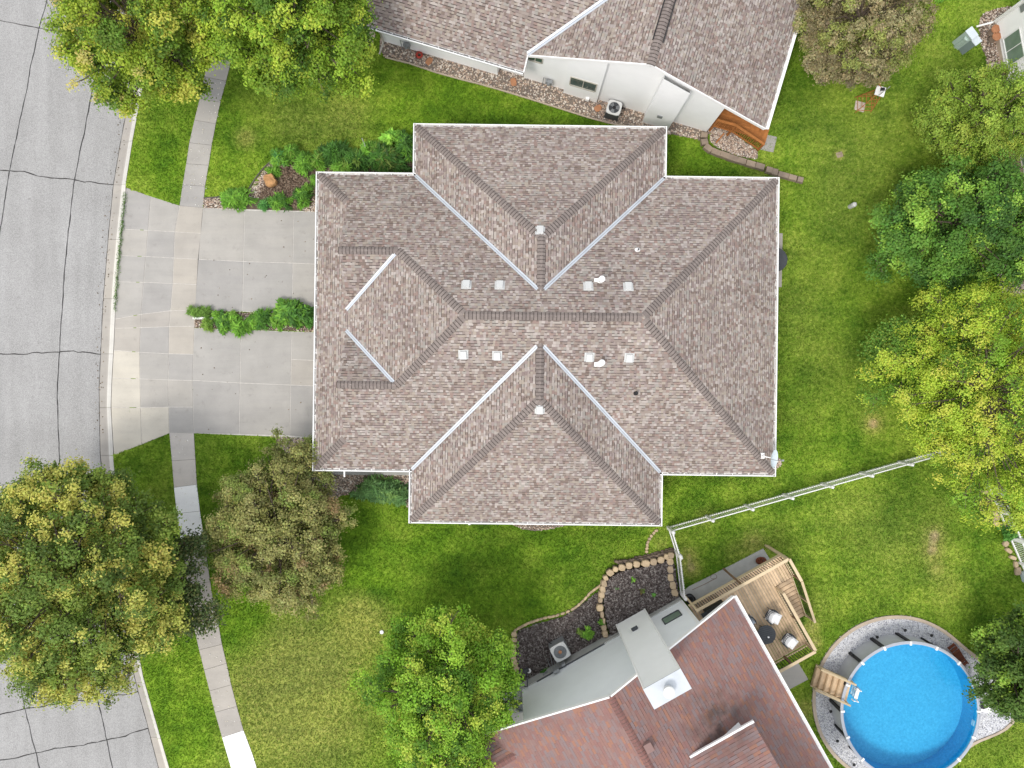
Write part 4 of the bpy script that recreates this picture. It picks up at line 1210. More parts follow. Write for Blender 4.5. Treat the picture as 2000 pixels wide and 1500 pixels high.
# ------------------------------------------------------------------ house at the right edge
A_, B_ = P(1940, 49), P(1958, 147)
dR = (B_ - A_).normalized(); oR = Vector((dR.y, -dR.x, 0)) * 1.0
if oR.x > 0: oR = -oR
rgt_h = empty('siding_house', A_, 'white lap sided house at the upper right edge', 'house')
L_ = 12.5; HH = 5.6
def SW_(s, d, z): return tuple(A_ + dR * s - oR * d + Vector((0, 0, z)))
MB().prism([SW_(0, .03, 0)[:2], SW_(L_, .03, 0)[:2], SW_(L_, 8, 0)[:2], SW_(0, 8, 0)[:2]], -.02, HH).build('wall', MAT['stucco'], rgt_h)
HARD.append([SW_(0, 0, 0)[:2], SW_(L_, 0, 0)[:2], SW_(L_, 8, 0)[:2], SW_(0, 8, 0)[:2]])
MB().prism([SW_(-.02, -.02, 0)[:2], SW_(L_, -.02, 0)[:2], SW_(L_, .04, 0)[:2], SW_(-.02, .04, 0)[:2]], -.02, .28).build('foundation', MAT['edging'], rgt_h)
for k in range(int((HH - .3) / .15)):
    z0 = .28 + k * .15
    m = MB(); m.face([SW_(0, -.030, z0), SW_(L_, -.030, z0), SW_(L_, -.004, z0 + .15), SW_(0, -.004, z0 + .15)][::-1]); m.face([SW_(0, -.030, z0), SW_(L_, -.030, z0), SW_(L_, 0.01, z0), SW_(0, 0.01, z0)])
    m.build('siding_board', MAT['white'], rgt_h)
m = MB(); m.beam(SW_(-.02, -.01, .25), SW_(-.02, -.01, HH), .14, .14); m.build('corner_board', MAT['white'], rgt_h)
m = MB(); m.tube([SW_(-.06, -.16, HH), SW_(-.06, -.16, .25), tuple(P(1907, 52, .08))], .05, 6); m.build('downspout', MAT['white'], rgt_h)
m = MB(); m.face([SW_(-.5, -.5, HH), SW_(L_, -.5, HH), SW_(L_, 4, HH + 2), SW_(-.5, 4, HH + 2)]); m.face([SW_(-.5, 8.5, HH), SW_(-.5, 4, HH + 2), SW_(L_, 4, HH + 2), SW_(L_, 8.5, HH)]); m.build('roof', MAT['shingle_n'], rgt_h)
def sproj(u, v, z):
    p = P(u, v, z) - A_; return p.dot(dR)
window(rgt_h, Vector(SW_(1.75, -.03, 1.15)), dR, oR, 1.45, 1.15, 1, 'glass_pale')
window(rgt_h, Vector(SW_(7.0, -.03, .85)), dR, oR, 1.3, 1.15, 1, 'glass_pale', 'frame_tan')
MB().box(SW_(0.25, -.06, 2.2), (.16, .03, .16), (dR, oR, Vector((0, 0, 1)))).build('wall_vent', MAT['grey_metal'], rgt_h)
MB().box(SW_(3.4, -.05, 2.0), (.08, .03, .04), (dR, oR, Vector((0, 0, 1)))).build('wall_vent', MAT['vent'], rgt_h)

# ================================================================== beds, gravel, edging
OCT = np.array([(1, 0, 0), (-1, 0, 0), (0, 1, 0), (0, -1, 0), (0, 0, 1), (0, 0, -1)], float)
OCTF = np.array([(0, 2, 4), (2, 1, 4), (1, 3, 4), (3, 0, 4), (2, 0, 5), (1, 2, 5), (3, 1, 5), (0, 3, 5)])
def scatter(name, poly, n, size, mat, z=0.02, flat=0.55, parent=None, keep=None, stretch=1.0, label=None, cat=None, zmax=0.0):
    xs = [p[0] for p in poly]; ys_l = [p[1] for p in poly]
    X = rng.uniform(min(xs), max(xs), n * 3); Y = rng.uniform(min(ys_l), max(ys_l), n * 3)
    ok = pip(poly, X, Y)
    if keep is not None: ok &= keep(X, Y)
    X, Y = X[ok][:n], Y[ok][:n]; k = len(X)
    s = size * rng.uniform(0.6, 1.4, k)
    a = rng.uniform(0, 2 * np.pi, k); st = rng.uniform(0.75, 1.25, (k, 3)); st[:, 0] *= stretch; st[:, 2] *= flat
    base = OCT[None] * st[:, None] * s[:, None, None]
    ca, sa = np.cos(a)[:, None], np.sin(a)[:, None]
    tilt = rng.uniform(-.5, .5, k)[:, None]
    bx, by, bz = base[:, :, 0], base[:, :, 1], base[:, :, 2] + base[:, :, 0] * tilt
    # cut corners off the octahedron a little by jitter
    bx = bx + rng.normal(0, .12, bx.shape) * s[:, None]; by = by + rng.normal(0, .12, by.shape) * s[:, None]
    Vv = np.stack([bx * ca - by * sa + X[:, None], bx * sa + by * ca + Y[:, None], bz + z + rng.uniform(0, zmax + 1e-6, k)[:, None]], 2).reshape(-1, 3)
    Fv = (OCTF[None] + (np.arange(k) * 6)[:, None, None]).reshape(-1, 3)
    me = np_mesh(name, Vv, Fv, MAT[mat], smooth=False)
    o = link(name, me, parent)
    tag(o, label, cat, kind='stuff')
    return o
def bed(name, poly_px, mat, label, cat, z=0.012):
    pl = [PX(u, v) for u, v in poly_px]
    HARD.append(pl)
    o = MB().prism(pl, -.06, z).build(name, MAT[mat])
    return tag(o, label, cat, kind='structure'), pl
def stone_mesh(seed, sx, sy, sz, n=10):
    r = random.Random(seed); m = MB(); rows = []
    for rr, z in ((.92, 0), (1.0, .3), (1.0, .75), (.86, 1.0)):
        rows.append((rr, z * sz))
    k = n; off = [1 + r.uniform(-.1, .1) for _ in range(k)]
    b = 0
    for rr, z in rows:
        for i in range(k):
            a = 2 * math.pi * i / k
            ca_, sa_ = math.cos(a), math.sin(a)
            q = (abs(ca_) ** 4 + abs(sa_) ** 4) ** -.25
            m.v.append((ca_ * q * sx / 2 * rr * off[i], sa_ * q * sy / 2 * rr * off[i], z))
    for j in range(3):
        for i in range(k):
            a, c = j * k + i, j * k + (i + 1) % k
            m.f.append([a, c, c + k, a + k]); m.m.append(0)
    m.f.append(list(range(3 * k, 4 * k))); m.m.append(0)
    return m
STONES = [stone_mesh(i, 1, 1, 1).mesh('stone', MAT['tanstone']) for i in range(5)]
BSTONES = [stone_mesh(i + 20, 1, 1, 1).mesh('stone', MAT['brownstone']) for i in range(4)]
def block_mesh(seed):
    r = random.Random(seed); m = MB(); e = .05
    for z, q in ((0, .5), (.9, .5), (1.0, .47)):
        for sx, sy in ((-1, -1), (1, -1), (1, 1), (-1, 1)): m.v.append((sx * q + r.uniform(-.015, .015), sy * q + r.uniform(-.02, .02), z))
    for j in (0, 4):
        for i in range(4): m.f.append([j + i, j + (i + 1) % 4, j + 4 + (i + 1) % 4, j + 4 + i]); m.m.append(0)
    m.f.append([8, 9, 10, 11]); m.m.append(0)
    return m
BLOCKS = [block_mesh(i).mesh('block', MAT['block']) for i in range(4)]
def put_stone(parent, lib, u, v, z, sx, sy, sz, ang, name='stone'):
    p = P(u, v, z + sz)
    M = Matrix.Translation((p.x, p.y, z)) @ Matrix.Rotation(ang, 4, 'Z') @ Matrix.Diagonal((sx, sy, sz, 1))
    return link(name, random.choice(lib), parent, M)

# rock strip along the top house
bpx = [(741, 96), (752, 112), (800, 124), (850, 141), (900, 155), (940, 165), (985, 178), (1040, 195), (1100, 214), (1150, 230), (1200, 243), (1260, 252), (1310, 262), (1360, 272), (1378, 276), (1383, 262), (1400, 236), (1330, 190), (1180, 130), (1000, 90), (745, 40)]
b, pl = bed('rock_bed', bpx, 'gravel_base', 'strip of tan and brown river rock along the top house wall', 'rock bed')
scatter('river_rock', pl, 7000, .055, 'river', parent=b)
ed = empty('bed_edging', P(1000, 180), 'thin tan edging between rock strip and lawn below the top house', 'edging')
ep = bpx[1:13]
for i in range(len(ep) - 1):
    m = MB(); m.beam(P(*ep[i], .03), P(*ep[i + 1], .03), .07, .08); m.build('edging_strip', MAT['edging'], ed)
# flat red stones on the rock
for u, v, lb in ((838, 119, 'flat reddish stepping stone on the rock near the red pot'), (1003, 160, 'flat reddish stepping stone on the rock below the small window'), (1168, 211, 'flat reddish stepping stone left of the air conditioner')):
    o = put_stone(None, STONES, u, v, .02, .42, .32, .05, random.uniform(0, 3), 'stepping_stone'); o.data = o.data.copy(); o.data.materials[0] = MAT['terracotta']; tag(o, lb, 'stepping stone', 'red stepping stones on the rock strip')
# two round pavers below the downspout
for u, v, lb in ((726, 69, 'round tan paver beside the top house downspout, upper of two'), (723, 84, 'round tan paver beside the top house downspout, lower of two')):
    m = MB(); m.lathe(P(u, v), [(.2, -.02), (.2, .05), (.19, .06)], 20); tag(m.build('round_paver', MAT['edging']), lb, 'paver', 'round pavers')
# hose reel in red
hr = empty('hose_reel', P(820, 106), 'coiled red garden hose heap on the rock strip', 'hose')
for k in range(4):
    pts = [P(819 + (6 - k * .6) * math.cos(a), 107 + (6 - k * .6) * math.sin(a), .06 + .05 * k) for a in np.linspace(0, 6.3, 20)]
    MB().tube(pts, .035, 6).build('hose_loop', MAT['red'], hr)

# block wall right of the porch
bw_ = empty('block_wall', P(1470, 310), 'low curved wall of grey brown blocks running out from the top house', 'wall')
BL = [(1376, 263, 10, 13, 95), (1377, 276, 11, 13, 80), (1384, 288, 16, 11, 40), (1399, 296, 18, 11, 22), (1416, 302, 18, 11, 20), (1432, 308, 18, 11, 18), (1449, 313, 18, 11, 17), (1467, 319, 18, 11, 17), (1485, 324, 18, 11, 17),
      (1503, 331, 12, 11, 14), (1514, 335, 12, 12, 14), (1531, 341, 21, 10, 15), (1549, 346, 16, 10, 15), (1564, 350, 11, 10, 14)]
k_ = 37.0
for u, v, L1, W1, an in BL:
    put_stone(bw_, BLOCKS, u, v, -.02, L1 / k_, W1 / k_, .32, -R(an), 'block')
for u, v, L1, W1, an in BL[3:]:
    put_stone(bw_, BLOCKS, u - 1, v + 3, -.02, L1 / k_, W1 / k_ * .8, .16, -R(an), 'block')
b, pl = bed('rock_bed', [(1385, 255), (1398, 240), (1420, 250), (1445, 270), (1480, 296), (1478, 312), (1440, 304), (1405, 291), (1388, 278)], 'gravel_base', 'patch of brown river rock between the orange steps and the curved block wall', 'rock bed')
scatter('river_rock', pl, 1300, .05, 'river', parent=b)

# bed in front of the garage, upper side
b, pl = bed('garden_bed', [(398, 388), (398, 406), (460, 409), (560, 412), (624, 415), (640, 345), (815, 345), (815, 310), (800, 292), (760, 296), (690, 300), (620, 302), (560, 303), (530, 315), (515, 338), (500, 365), (482, 378), (450, 384)], 'soil', 'planted bed of mulch and rock between the upper lawn and the driveway', 'garden bed')
scatter('river_rock', [PX(*q) for q in [(398, 388), (398, 406), (460, 409), (482, 378), (450, 384)]], 420, .045, 'river', parent=b)
scatter('river_rock', [PX(*q) for q in [(484, 374), (505, 345), (532, 312), (540, 322), (520, 350), (505, 390), (490, 392)]], 420, .045, 'river', parent=b)
scatter('river_rock', [PX(*q) for q in [(590, 392), (590, 412), (624, 414), (624, 385)]], 260, .045, 'river', parent=b)
scatter('mulch_chips', [PX(*q) for q in [(505, 395), (520, 335), (560, 318), (624, 330), (640, 345), (640, 395), (600, 400), (560, 408)]], 2600, .06, 'mulch_red', parent=b, flat=.3, stretch=1.6)
scatter('mulch_chips', [PX(*q) for q in [(640, 300), (640, 345), (812, 345), (812, 310), (790, 296)]], 1800, .06, 'mulch_red', parent=b, flat=.3, stretch=1.6)
m = stone_mesh(91, .58, .66, .42, 14); rk = m.build('boulder', MAT['orange_rock']); rk.location = P(530, 355, .0); rk.rotation_euler = (0.05, 0.1, .4); tag(rk, 'orange brown boulder in the bed above the driveway', 'boulder')
ed = empty('bed_edging', P(500, 345), 'pale curved edging along the bed above the driveway', 'edging')
ep = [(398, 387), (440, 384), (470, 381), (484, 372), (500, 347), (515, 328), (533, 312)]
for i in range(len(ep) - 1): m = MB(); m.beam(P(*ep[i], .03), P(*ep[i + 1], .03), .06, .08); m.build('edging_strip', MAT['joint_dark'], ed)
# planter strip between the driveways
b, pl = bed('planter_strip', [(380, 608), (474, 610), (640, 616), (640, 650), (570, 646), (380, 640)], 'soil', 'narrow planting strip of rock between the two halves of the driveway', 'planting strip')
scatter('river_rock', pl, 900, .045, 'river', parent=b)
m = MB(); m.box(P(400, 621.5, .08), (.62, .055, .05)); tag(m.build('white_rail', MAT['white']), 'white plastic downspout end lying in the planting strip', 'downspout')
# rock bed below the garage corner
b, pl = bed('rock_bed', [(535, 852), (625, 858), (640, 900), (820, 910), (820, 1010), (800, 992), (780, 979), (760, 971), (735, 965), (700, 964), (665, 968), (640, 985), (600, 985), (575, 940), (555, 880)], 'gravel_base', 'pinkish river rock bed below the lower left garage corner', 'rock bed')
scatter('river_rock', pl, 5200, .048, 'river', parent=b)
m = MB(); m.prism([PX(630, 914), PX(812, 916), PX(812, 928), PX(630, 926)], -.02, .1); tag(m.build('concrete_ledge', MAT['found']), 'grey concrete ledge under the lower left gutter', 'ledge')
# rock bed below the south wing
b, pl = bed('rock_bed', [(985, 1000), (1120, 1005), (1120, 1022), (1100, 1027), (1075, 1033), (1045, 1037), (1020, 1033), (1003, 1025), (985, 1018)], 'gravel_base', 'half moon of pale rock under the bottom gutter of the centre house', 'rock bed')
scatter('river_rock', pl, 800, .045, 'river', parent=b)
b, pl = bed('rock_bed', [(1498, 885), (1513, 890), (1524, 897), (1527, 908), (1515, 917), (1500, 915)], 'gravel_base', 'small tan rock patch at the lower right corner of the centre house', 'rock bed')
scatter('river_rock', pl, 160, .06, 'river', parent=b)
# patio slab at the back with a round grey cover on it
o = MB().prism([PX(1490, 456), PX(1528, 456), PX(1526, 561), PX(1490, 561)], -.02, .05).build('patio_slab', MAT['conc_tan']); tag(o, 'tan concrete patio slab showing past the right gutter', 'patio'); HARD.append([PX(1490, 456), PX(1528, 456), PX(1526, 561), PX(1490, 561)])
m = MB(); m.lathe(P(1504, 512), [(.06, .05), (.06, .7), (.62, .72), (.63, .76), (.6, .78)], 30); tag(m.build('round_table', MAT['dark_grey']), 'round dark table half hidden under the right eave', 'table')

# beds against the red roofed house
b, pl = bed('garden_bed', [(1012, 1232), (1060, 1215), (1100, 1205), (1125, 1190), (1150, 1170), (1172, 1152), (1176, 1180), (1185, 1240), (1198, 1240), (1022, 1340), (1008, 1300)], 'mulch_base', 'low dark mulch bed with an air conditioner beside the red roofed house', 'garden bed', .03)
scatter('mulch_chips', pl, 5200, .055, 'mulch', z=.035, parent=b, flat=.3, stretch=1.7)
upb = [(1178, 1148), (1190, 1125), (1215, 1112), (1260, 1104), (1310, 1090), (1316, 1120), (1322, 1160), (1255, 1203), (1200, 1238), (1188, 1230), (1180, 1190)]
b, pl = bed('garden_bed', upb, 'mulch_base', 'raised dark mulch bed behind the tan stone wall', 'garden bed', .40)
scatter('mulch_chips', pl, 4200, .055, 'mulch', z=.41, parent=b, flat=.3, stretch=1.7)
sw = empty('stone_wall', P(1200, 1120), 'curved retaining wall of tan blocks round the raised mulch bed', 'wall')
WS = [(1595, 205, 60, 55), (1555, 218, 50, 48), (1508, 245, 62, 60), (1442, 262, 62, 62), (1372, 276, 78, 62), (1290, 285, 62, 58), (1223, 297, 62, 60), (1160, 315, 66, 58), (1102, 330, 52, 48), (1055, 362, 62, 58), (1016, 408, 48, 42), (1002, 456, 58, 50), (990, 506, 60, 50), (980, 558, 52, 60), (970, 602, 48, 36), (966, 672, 58, 62), (985, 735, 28, 60), (1000, 790, 24, 50), (1000, 850, 44, 56), (1012, 905, 56, 50),
      (1590, 262, 58, 66), (1588, 332, 58, 66), (1592, 402, 58, 66), (1612, 472, 60, 66), (1628, 540, 60, 66)]
for i, (x, y, w_, h_) in enumerate(WS):
    u, v = 960 + x / 4.545, 1040 + y / 4.545
    an = -R([12, 25, 15, 12, 8, 8, 10, 15, 25, 40, 70, 80, 85, 90, 90, 90, 88, 88, 88, 80, 88, 90, 86, 82, 82][i])
    put_stone(sw, STONES, u, v, .26, max(w_, h_) / 4.545 / 36.6, min(w_, h_) / 4.545 / 36.6, .2, an + random.uniform(-.1, .1))
    put_stone(sw, STONES if i > 9 else BSTONES, u - (1 if i > 9 else 0), v - (0 if i > 9 else 2), -.02, max(w_, h_) / 4.545 / 36.6 * 1.02, min(w_, h_) / 4.545 / 36.6, .29, an + random.uniform(-.1, .1))
for i in range(16):
    t = i / 15; u = 1205 + 105 * t; v = 1100 - 4 * t - 17 * t * t - 2
    for j in range(2 if t > .35 else 1):
        put_stone(sw, BSTONES, u + random.uniform(-2, 2), v - j * 3.6, -.02, .34, .15, .26 - .12 * j, -R(14) + random.uniform(-.15, .15))
ea = empty('stone_edging', P(1090, 1200), 'line of small tan stones edging the low mulch bed', 'edging')
ELP = [(970, 470), (950, 485), (925, 502), (900, 520), (875, 540), (850, 570), (820, 602), (790, 632), (762, 655), (740, 672), (700, 695), (655, 714), (610, 730), (560, 745), (500, 757), (450, 768), (395, 785), (340, 803), (285, 830), (232, 858), (195, 885), (205, 930), (200, 985), (195, 1040), (190, 1100), (205, 1160), (225, 1230), (240, 1290), (250, 1340)]
for (x0, y0), (x1, y1) in zip(ELP[:-1], ELP[1:]):
    n = max(1, round(math.hypot(x1 - x0, y1 - y0) / 38)); an = math.atan2(-(y1 - y0), x1 - x0)
    for k in range(n):
        t = (k + .5) / n
        big = x0 < 215
        put_stone(ea, STONES, 960 + (x0 + (x1 - x0) * t) / 4.545, 1040 + (y0 + (y1 - y0) * t) / 4.545, -.02, .25, .30 if big else .13, .13, an + random.uniform(-.15, .15))
eb = empty('stone_edging', P(1270, 1060), 'short arc of tan edging stones below the fence corner', 'edging')
for x, y in ((1806, 176), (1792, 190), (1778, 206), (1768, 222), (1760, 240), (1755, 258), (1753, 276), (1752, 294)):
    put_stone(eb, STONES, 650 + x / 2.857, 975 + y / 2.857, -.02, .18, .15, .11, random.uniform(0, 3))
# bed at the right house
b, pl = bed('garden_bed', [(1911, 52), (1914, 35), (1925, 24), (1950, 16), (1975, 12), (1975, 40), (1960, 160), (1922, 165), (1927, 150), (1925, 110), (1915, 90)], 'soil', 'rock and mulch bed along the white sided house wall', 'garden bed')
scatter('river_rock', pl, 1500, .045, 'river', parent=b)
b, pl = bed('garden_bed', [(1940, 520), (1955, 505), (2010, 498), (2010, 585), (1950, 572), (1942, 548)], 'gravel_base', 'rock bed at the right edge beside the lime tree', 'garden bed')
scatter('river_rock', pl, 1200, .05, 'river', parent=b)
b, pl = bed('garden_bed', [(1960, 310), (1985, 300), (2000, 360), (1975, 365)], 'soil', 'brown soil strip under the second window of the white sided house', 'garden bed')
for u, v, lb in ((1938, 62, 'terracotta pot by the white house, upper of the pair'), (1940, 76, 'terracotta pot by the white house, lower of the pair'), (1952, 146, 'terracotta pot by the white house near the olive tree')):
    pt = empty('flower_pot', P(u - 3, v + 2), lb, 'pot', 'terracotta pots')
    m = MB(); m.lathe(P(u - 3, v + 2), [(.12, 0), (.2, .36), (.225, .36), (.225, .42), (.19, .42), (.17, .36)], 18); m.build('pot', MAT['terracotta'], pt)
    m = MB(); m.lathe(P(u - 3, v + 2, .36), [(.18, 0), (.17, .01)], 16); m.build('soil', MAT['soil'], pt)

# ================================================================== deck behind the red roofed house
UP = Vector((0, 0, 1))
vS = Vector((sR, -cR, 0))               # away from the centre house
DZ = 2.05
o = MB().prism([PX(1331, 1158), PX(1345, 1145), PX(1380, 1128), PX(1490, 1071), PX(1502, 1090), PX(1560, 1190), PX(1400, 1260)], -.02, .06).build('patio_slab', MAT['found'])
tag(o, 'grey concrete patio slab under the wooden deck', 'patio'); HARD.append([PX(1331, 1158), PX(1345, 1145), PX(1380, 1128), PX(1490, 1071), PX(1502, 1090), PX(1560, 1190), PX(1400, 1260)])
o = MB().prism([PX(1500, 1318), PX(1556, 1290), PX(1578, 1326), PX(1522, 1356)], -.02, .05).build('patio_slab', MAT['conc']); tag(o, 'pale concrete slab between the deck and the pool steps', 'patio'); HARD.append([PX(1500, 1318), PX(1556, 1290), PX(1578, 1326), PX(1522, 1356)])
deck = empty('wooden_deck', RW_(5, 16), 'raised wooden deck with railings behind the red roofed house', 'deck')
bwid = .14
n_b = int((7.5 - 2.3) / bwid)
for i in range(n_b):
    a0 = 2.3 + i * bwid; a1 = a0 + bwid - .02
    cend = 18.45 if a1 < 6.5 else 15.25
    MB().box(RW_((a0 + a1) / 2, (14.06 + cend) / 2, DZ - .015), ((a1 - a0) / 2, (cend - 14.06) / 2, .016), (rgR, vS, UP)).build('deck_board', MAT['pine'], deck)
m = MB()
m.box(RW_(4.9, 14.03, DZ - .13), (2.62, .022, .11), (rgR, vS, UP)); m.box(RW_(7.53, 14.66, DZ - .13), (.022, .61, .11), (rgR, vS, UP)); m.box(RW_(6.53, 16.87, DZ - .13), (.022, 1.6, .11), (rgR, vS, UP)); m.box(RW_(4.4, 18.49, DZ - .13), (2.1, .022, .11), (rgR, vS, UP))
m.build('rim_joist', MAT['pine_rail'], deck)
RZ = DZ + 1.0
rails = [((2.4, 13.98), (7.55, 13.98)), ((7.58, 14.0), (7.58, 15.22)), ((6.52, 15.3), (6.52, 18.5)), ((6.5, 18.53), (3.9, 18.53))]
for (a0, q0), (a1, q1) in rails:
    A0, A1 = Vector(RW_(a0, q0, RZ)), Vector(RW_(a1, q1, RZ)); L = (A1 - A0).length
    MB().beam(A0, A1, .14, .038).build('hand_rail', MAT['pine_rail'], deck)
    MB().beam(A0 - UP * .88, A1 - UP * .88, .04, .085).build('bottom_rail', MAT['pine_rail'], deck)
    n = int(L / .125)
    for i in range(n):
        q = A0.lerp(A1, (i + .5) / n) - UP * .45
        MB().box(q, (.011, .011, .43)).build('baluster', MAT['dark'], deck)
    for i in range(3 if L > 2 else 2):
        q = A0.lerp(A1, [0.01, .5, .99][i] if L > 2 else [0.03, .97][i])
        MB().box((q.x, q.y, RZ / 2 - .02), (.045, .045, RZ / 2), (rgR, vS, UP)).build('post', MAT['pine_dark'] if i == 1 else MAT['pine_rail'], deck)
# deck stairs
NS = 10
for i in range(NS):
    cq = 15.27 + i * .29; z = DZ - .19 * (i + 1)
    m = MB(); m.box(RW_(7.03, cq + .145, z), (.44, .116, .018), (rgR, vS, UP)); m.box(RW_(7.03, cq + .005, z + .09), (.44, .01, .075), (rgR, vS, UP), 1); m.build('stair_tread', [MAT['pine'], MAT['pine_dark']], deck)  # risers coloured dark to put shade between the treads
for a_ in (6.56, 7.5):
    MB().beam(RW_(a_, 15.27, DZ - .16), RW_(a_, 15.27 + NS * .29, .1), .04, .26).build('stringer', MAT['pine_rail'], deck)
A0, A1 = Vector(RW_(7.58, 15.25, RZ)), Vector(RW_(7.58, 18.3, 1.05))
MB().beam(A0, A1, .12, .038).build('hand_rail', MAT['pine_rail'], deck)
for i in range(22):
    q = A0.lerp(A1, (i + .5) / 22) - UP * .46; MB().box(q, (.011, .011, .42)).build('baluster', MAT['dark'], deck)
for t in (.5, .98):
    q = A0.lerp(A1, t); MB().box((q.x, q.y, q.z / 2), (.045, .045, q.z / 2), (rgR, vS, UP)).build('post', MAT['pine_rail'], deck)

def patio_chair(u, v, ang, label, cloth, z=DZ):
    p = P(u, v, z + .4); t = empty('patio_chair', (p.x, p.y, z), label, 'chair', 'patio chairs on the deck')
    t.rotation_euler = (0, 0, ang)
    def part(mb, name, mt, sm=False):
        me = mb.mesh(name, MAT[mt])
        if sm: me.polygons.foreach_set('use_smooth', [True] * len(me.polygons))
        ob = bpy.data.objects.new(name, me); COL.objects.link(ob); ob.parent = t
    # facing +x; curved back rail on -x side
    for h_ in (.42, .62, .80):
        m = MB(); m.tube([(-.06 + .33 * -math.cos(a), .33 * math.sin(a), h_ - .10 * abs(a) / 1.9) for a in np.linspace(-1.9, 1.9, 15)], .018, 6); part(m, 'back_rail', 'dark_grey')
    m = MB()
    for a in np.linspace(-1.6, 1.6, 11): m.tube([(-.06 - .33 * math.cos(a), .33 * math.sin(a), .36), (-.06 - .33 * math.cos(a), .33 * math.sin(a), .79 - .10 * abs(a) / 1.9)], .008, 5)
    part(m, 'wicker_back', 'dark_grey')
    m = MB(); m.lathe((0, 0, .30), [(.34, 0), (.35, .04), (.34, .06)], 24); part(m, 'seat_frame', 'dark_grey')
    for sx in (-.22, .22):
        for sy in (-.22, .22): m = MB(); m.tube([(sx, sy, .31), (sx * 1.2, sy * 1.2, 0)], .016, 6); part(m, 'leg', 'dark_grey')
    def cushion(c, hx, hy, hz, tilt):
        m = MB(); n = 6
        for face in (1, -1):
            for i in range(n):
                for j in range(n):
                    pts = []
                    for di, dj in ((0, 0), (1, 0), (1, 1), (0, 1)):
                        x = -1 + 2 * (i + di) / n; y = -1 + 2 * (j + dj) / n
                        zz = hz * face * ((1 - x ** 6) * (1 - y ** 6)) ** .5
                        X = Vector((x * hx, y * hy, zz)); X = Matrix.Rotation(tilt, 3, 'Y') @ X
                        pts.append(tuple(Vector(c) + X))
                    m.face(pts if face > 0 else pts[::-1])
        return m
    part(cushion((.10, 0, .42), .27, .26, .075, 0), 'seat_cushion', cloth, True)
    part(cushion((-.20, 0, .62), .25, .26, .075, -1.05 + math.pi), 'back_cushion', cloth, True)
    return t
patio_chair(1510, 1205, R(-25), 'dark patio chair with white cushions nearest the inner stair rail', 'cloth_white')
patio_chair(1542, 1252, R(-38), 'dark patio chair with white cushions right of the round table', 'cloth_white')
patio_chair(1461, 1217, R(-75), 'dark patio chair with grey cushion tucked against the red roof edge', 'cloth_grey')
p = P(1497, 1240, DZ + .45); tb = empty('patio_table', (p.x, p.y, DZ), 'round charcoal slatted table on the wooden deck', 'table')
for i in range(9):
    y = -.40 + i * .1; hw_ = math.sqrt(max(.02, .46 ** 2 - y * y))
    q = Vector((p.x, p.y, DZ + .44)) + vS * y * 0 + Vector((-math.sin(.28), math.cos(.28), 0)) * y
    MB().box(q, (hw_, .045, .012), (Vector((math.cos(.28), math.sin(.28), 0)), Vector((-math.sin(.28), math.cos(.28), 0)), UP)).build('slat', MAT['dark_grey'], tb)
m = MB(); m.tube([(p.x + .45 * math.cos(a), p.y + .45 * math.sin(a), DZ + .43) for a in np.linspace(0, 2 * math.pi, 33)], .02, 6); m.build('rim', MAT['dark_grey'], tb)
for a in (.5, 2.07, 3.64, 5.2): MB().tube([(p.x + .3 * math.cos(a), p.y + .3 * math.sin(a), DZ + .43), (p.x + .36 * math.cos(a), p.y + .36 * math.sin(a), DZ)], .018, 6).build('leg', MAT['dark_grey'], tb)
m = MB(); m.lathe((p.x + .08, p.y - .1, DZ + .452), [(.04, 0), (.045, .07), (.03, .08)], 12); tag(m.build('candle', MAT['white']), 'small white candle on the round deck table', 'candle')
# grill in the roof's shade
p = P(1402, 1196, DZ + 1.0); gr = empty('grill', (p.x, p.y, DZ), 'black barbecue grill by the deck rail under the roof edge', 'grill')
axg = (rgR, vS, UP)
MB().box((p.x, p.y, DZ + .4), (.5, .26, .38), axg).build('cabinet', MAT['dark'], gr); MB().box((p.x, p.y, DZ + .84), (.75, .26, .02), axg).build('side_shelf', MAT['dark_grey'], gr)
m = MB(); m.lathe((0, 0, 0), [(.01, 0)], 3) if False else None
hood = MB()
for k in range(8):
    t0, t1_ = math.pi * k / 8, math.pi * (k + 1) / 8
    hood.face([tuple(Vector((p.x, p.y, DZ + .86)) + rgR * s + vS * (.25 * math.cos(t)) + UP * (.26 * math.sin(t))) for s, t in ((-.46, t0), (.46, t0), (.46, t1_), (-.46, t1_))])
for s in (-.46, .46): hood.face([tuple(Vector((p.x, p.y, DZ + .86)) + rgR * s + vS * (.25 * math.cos(t)) + UP * (.26 * math.sin(t))) for t in np.linspace(0, math.pi, 9)])
hood.build('hood', MAT['dark'], gr)
# things lying on the patio under the deck
hz_ = empty('garden_hose', P(1486, 1094), 'brown coiled hose on the patio slab below the deck corner', 'hose')
for k in range(5):
    cx_, cy_ = 1486 + random.uniform(-3, 3), 1094 + random.uniform(-3, 3)
    MB().tube([P(cx_ + (7 - k) * math.cos(a), cy_ + (6 - k * .7) * math.sin(a), .09 + .05 * k) for a in np.linspace(0, 6.3, 18)], .045, 6).build('hose_loop', MAT['redwood'], hz_)
m = MB(); m.tube([P(1394 + 6 * math.cos(a) * (1 + .1 * math.sin(3 * a)), 1126 + 5 * math.sin(a), .075) for a in np.linspace(0, 7.6, 26)] + [P(1378, 1140, .075), P(1352, 1152, .075)], .011, 5); tag(m.build('cable', MAT['pine_dark']), 'thin looped cable on the patio slab by the white fence', 'cable')
rl = empty('hose_reel', P(1346, 1168), 'black hose reel on the ground by the white house corner', 'hose reel')
m = MB(); m.lathe(P(1346, 1168), [(.26, 0), (.26, .06), (.1, .08), (.1, .34), (.26, .36), (.26, .42), (.2, .43)], 20); m.build('drum', MAT['dark'], rl)
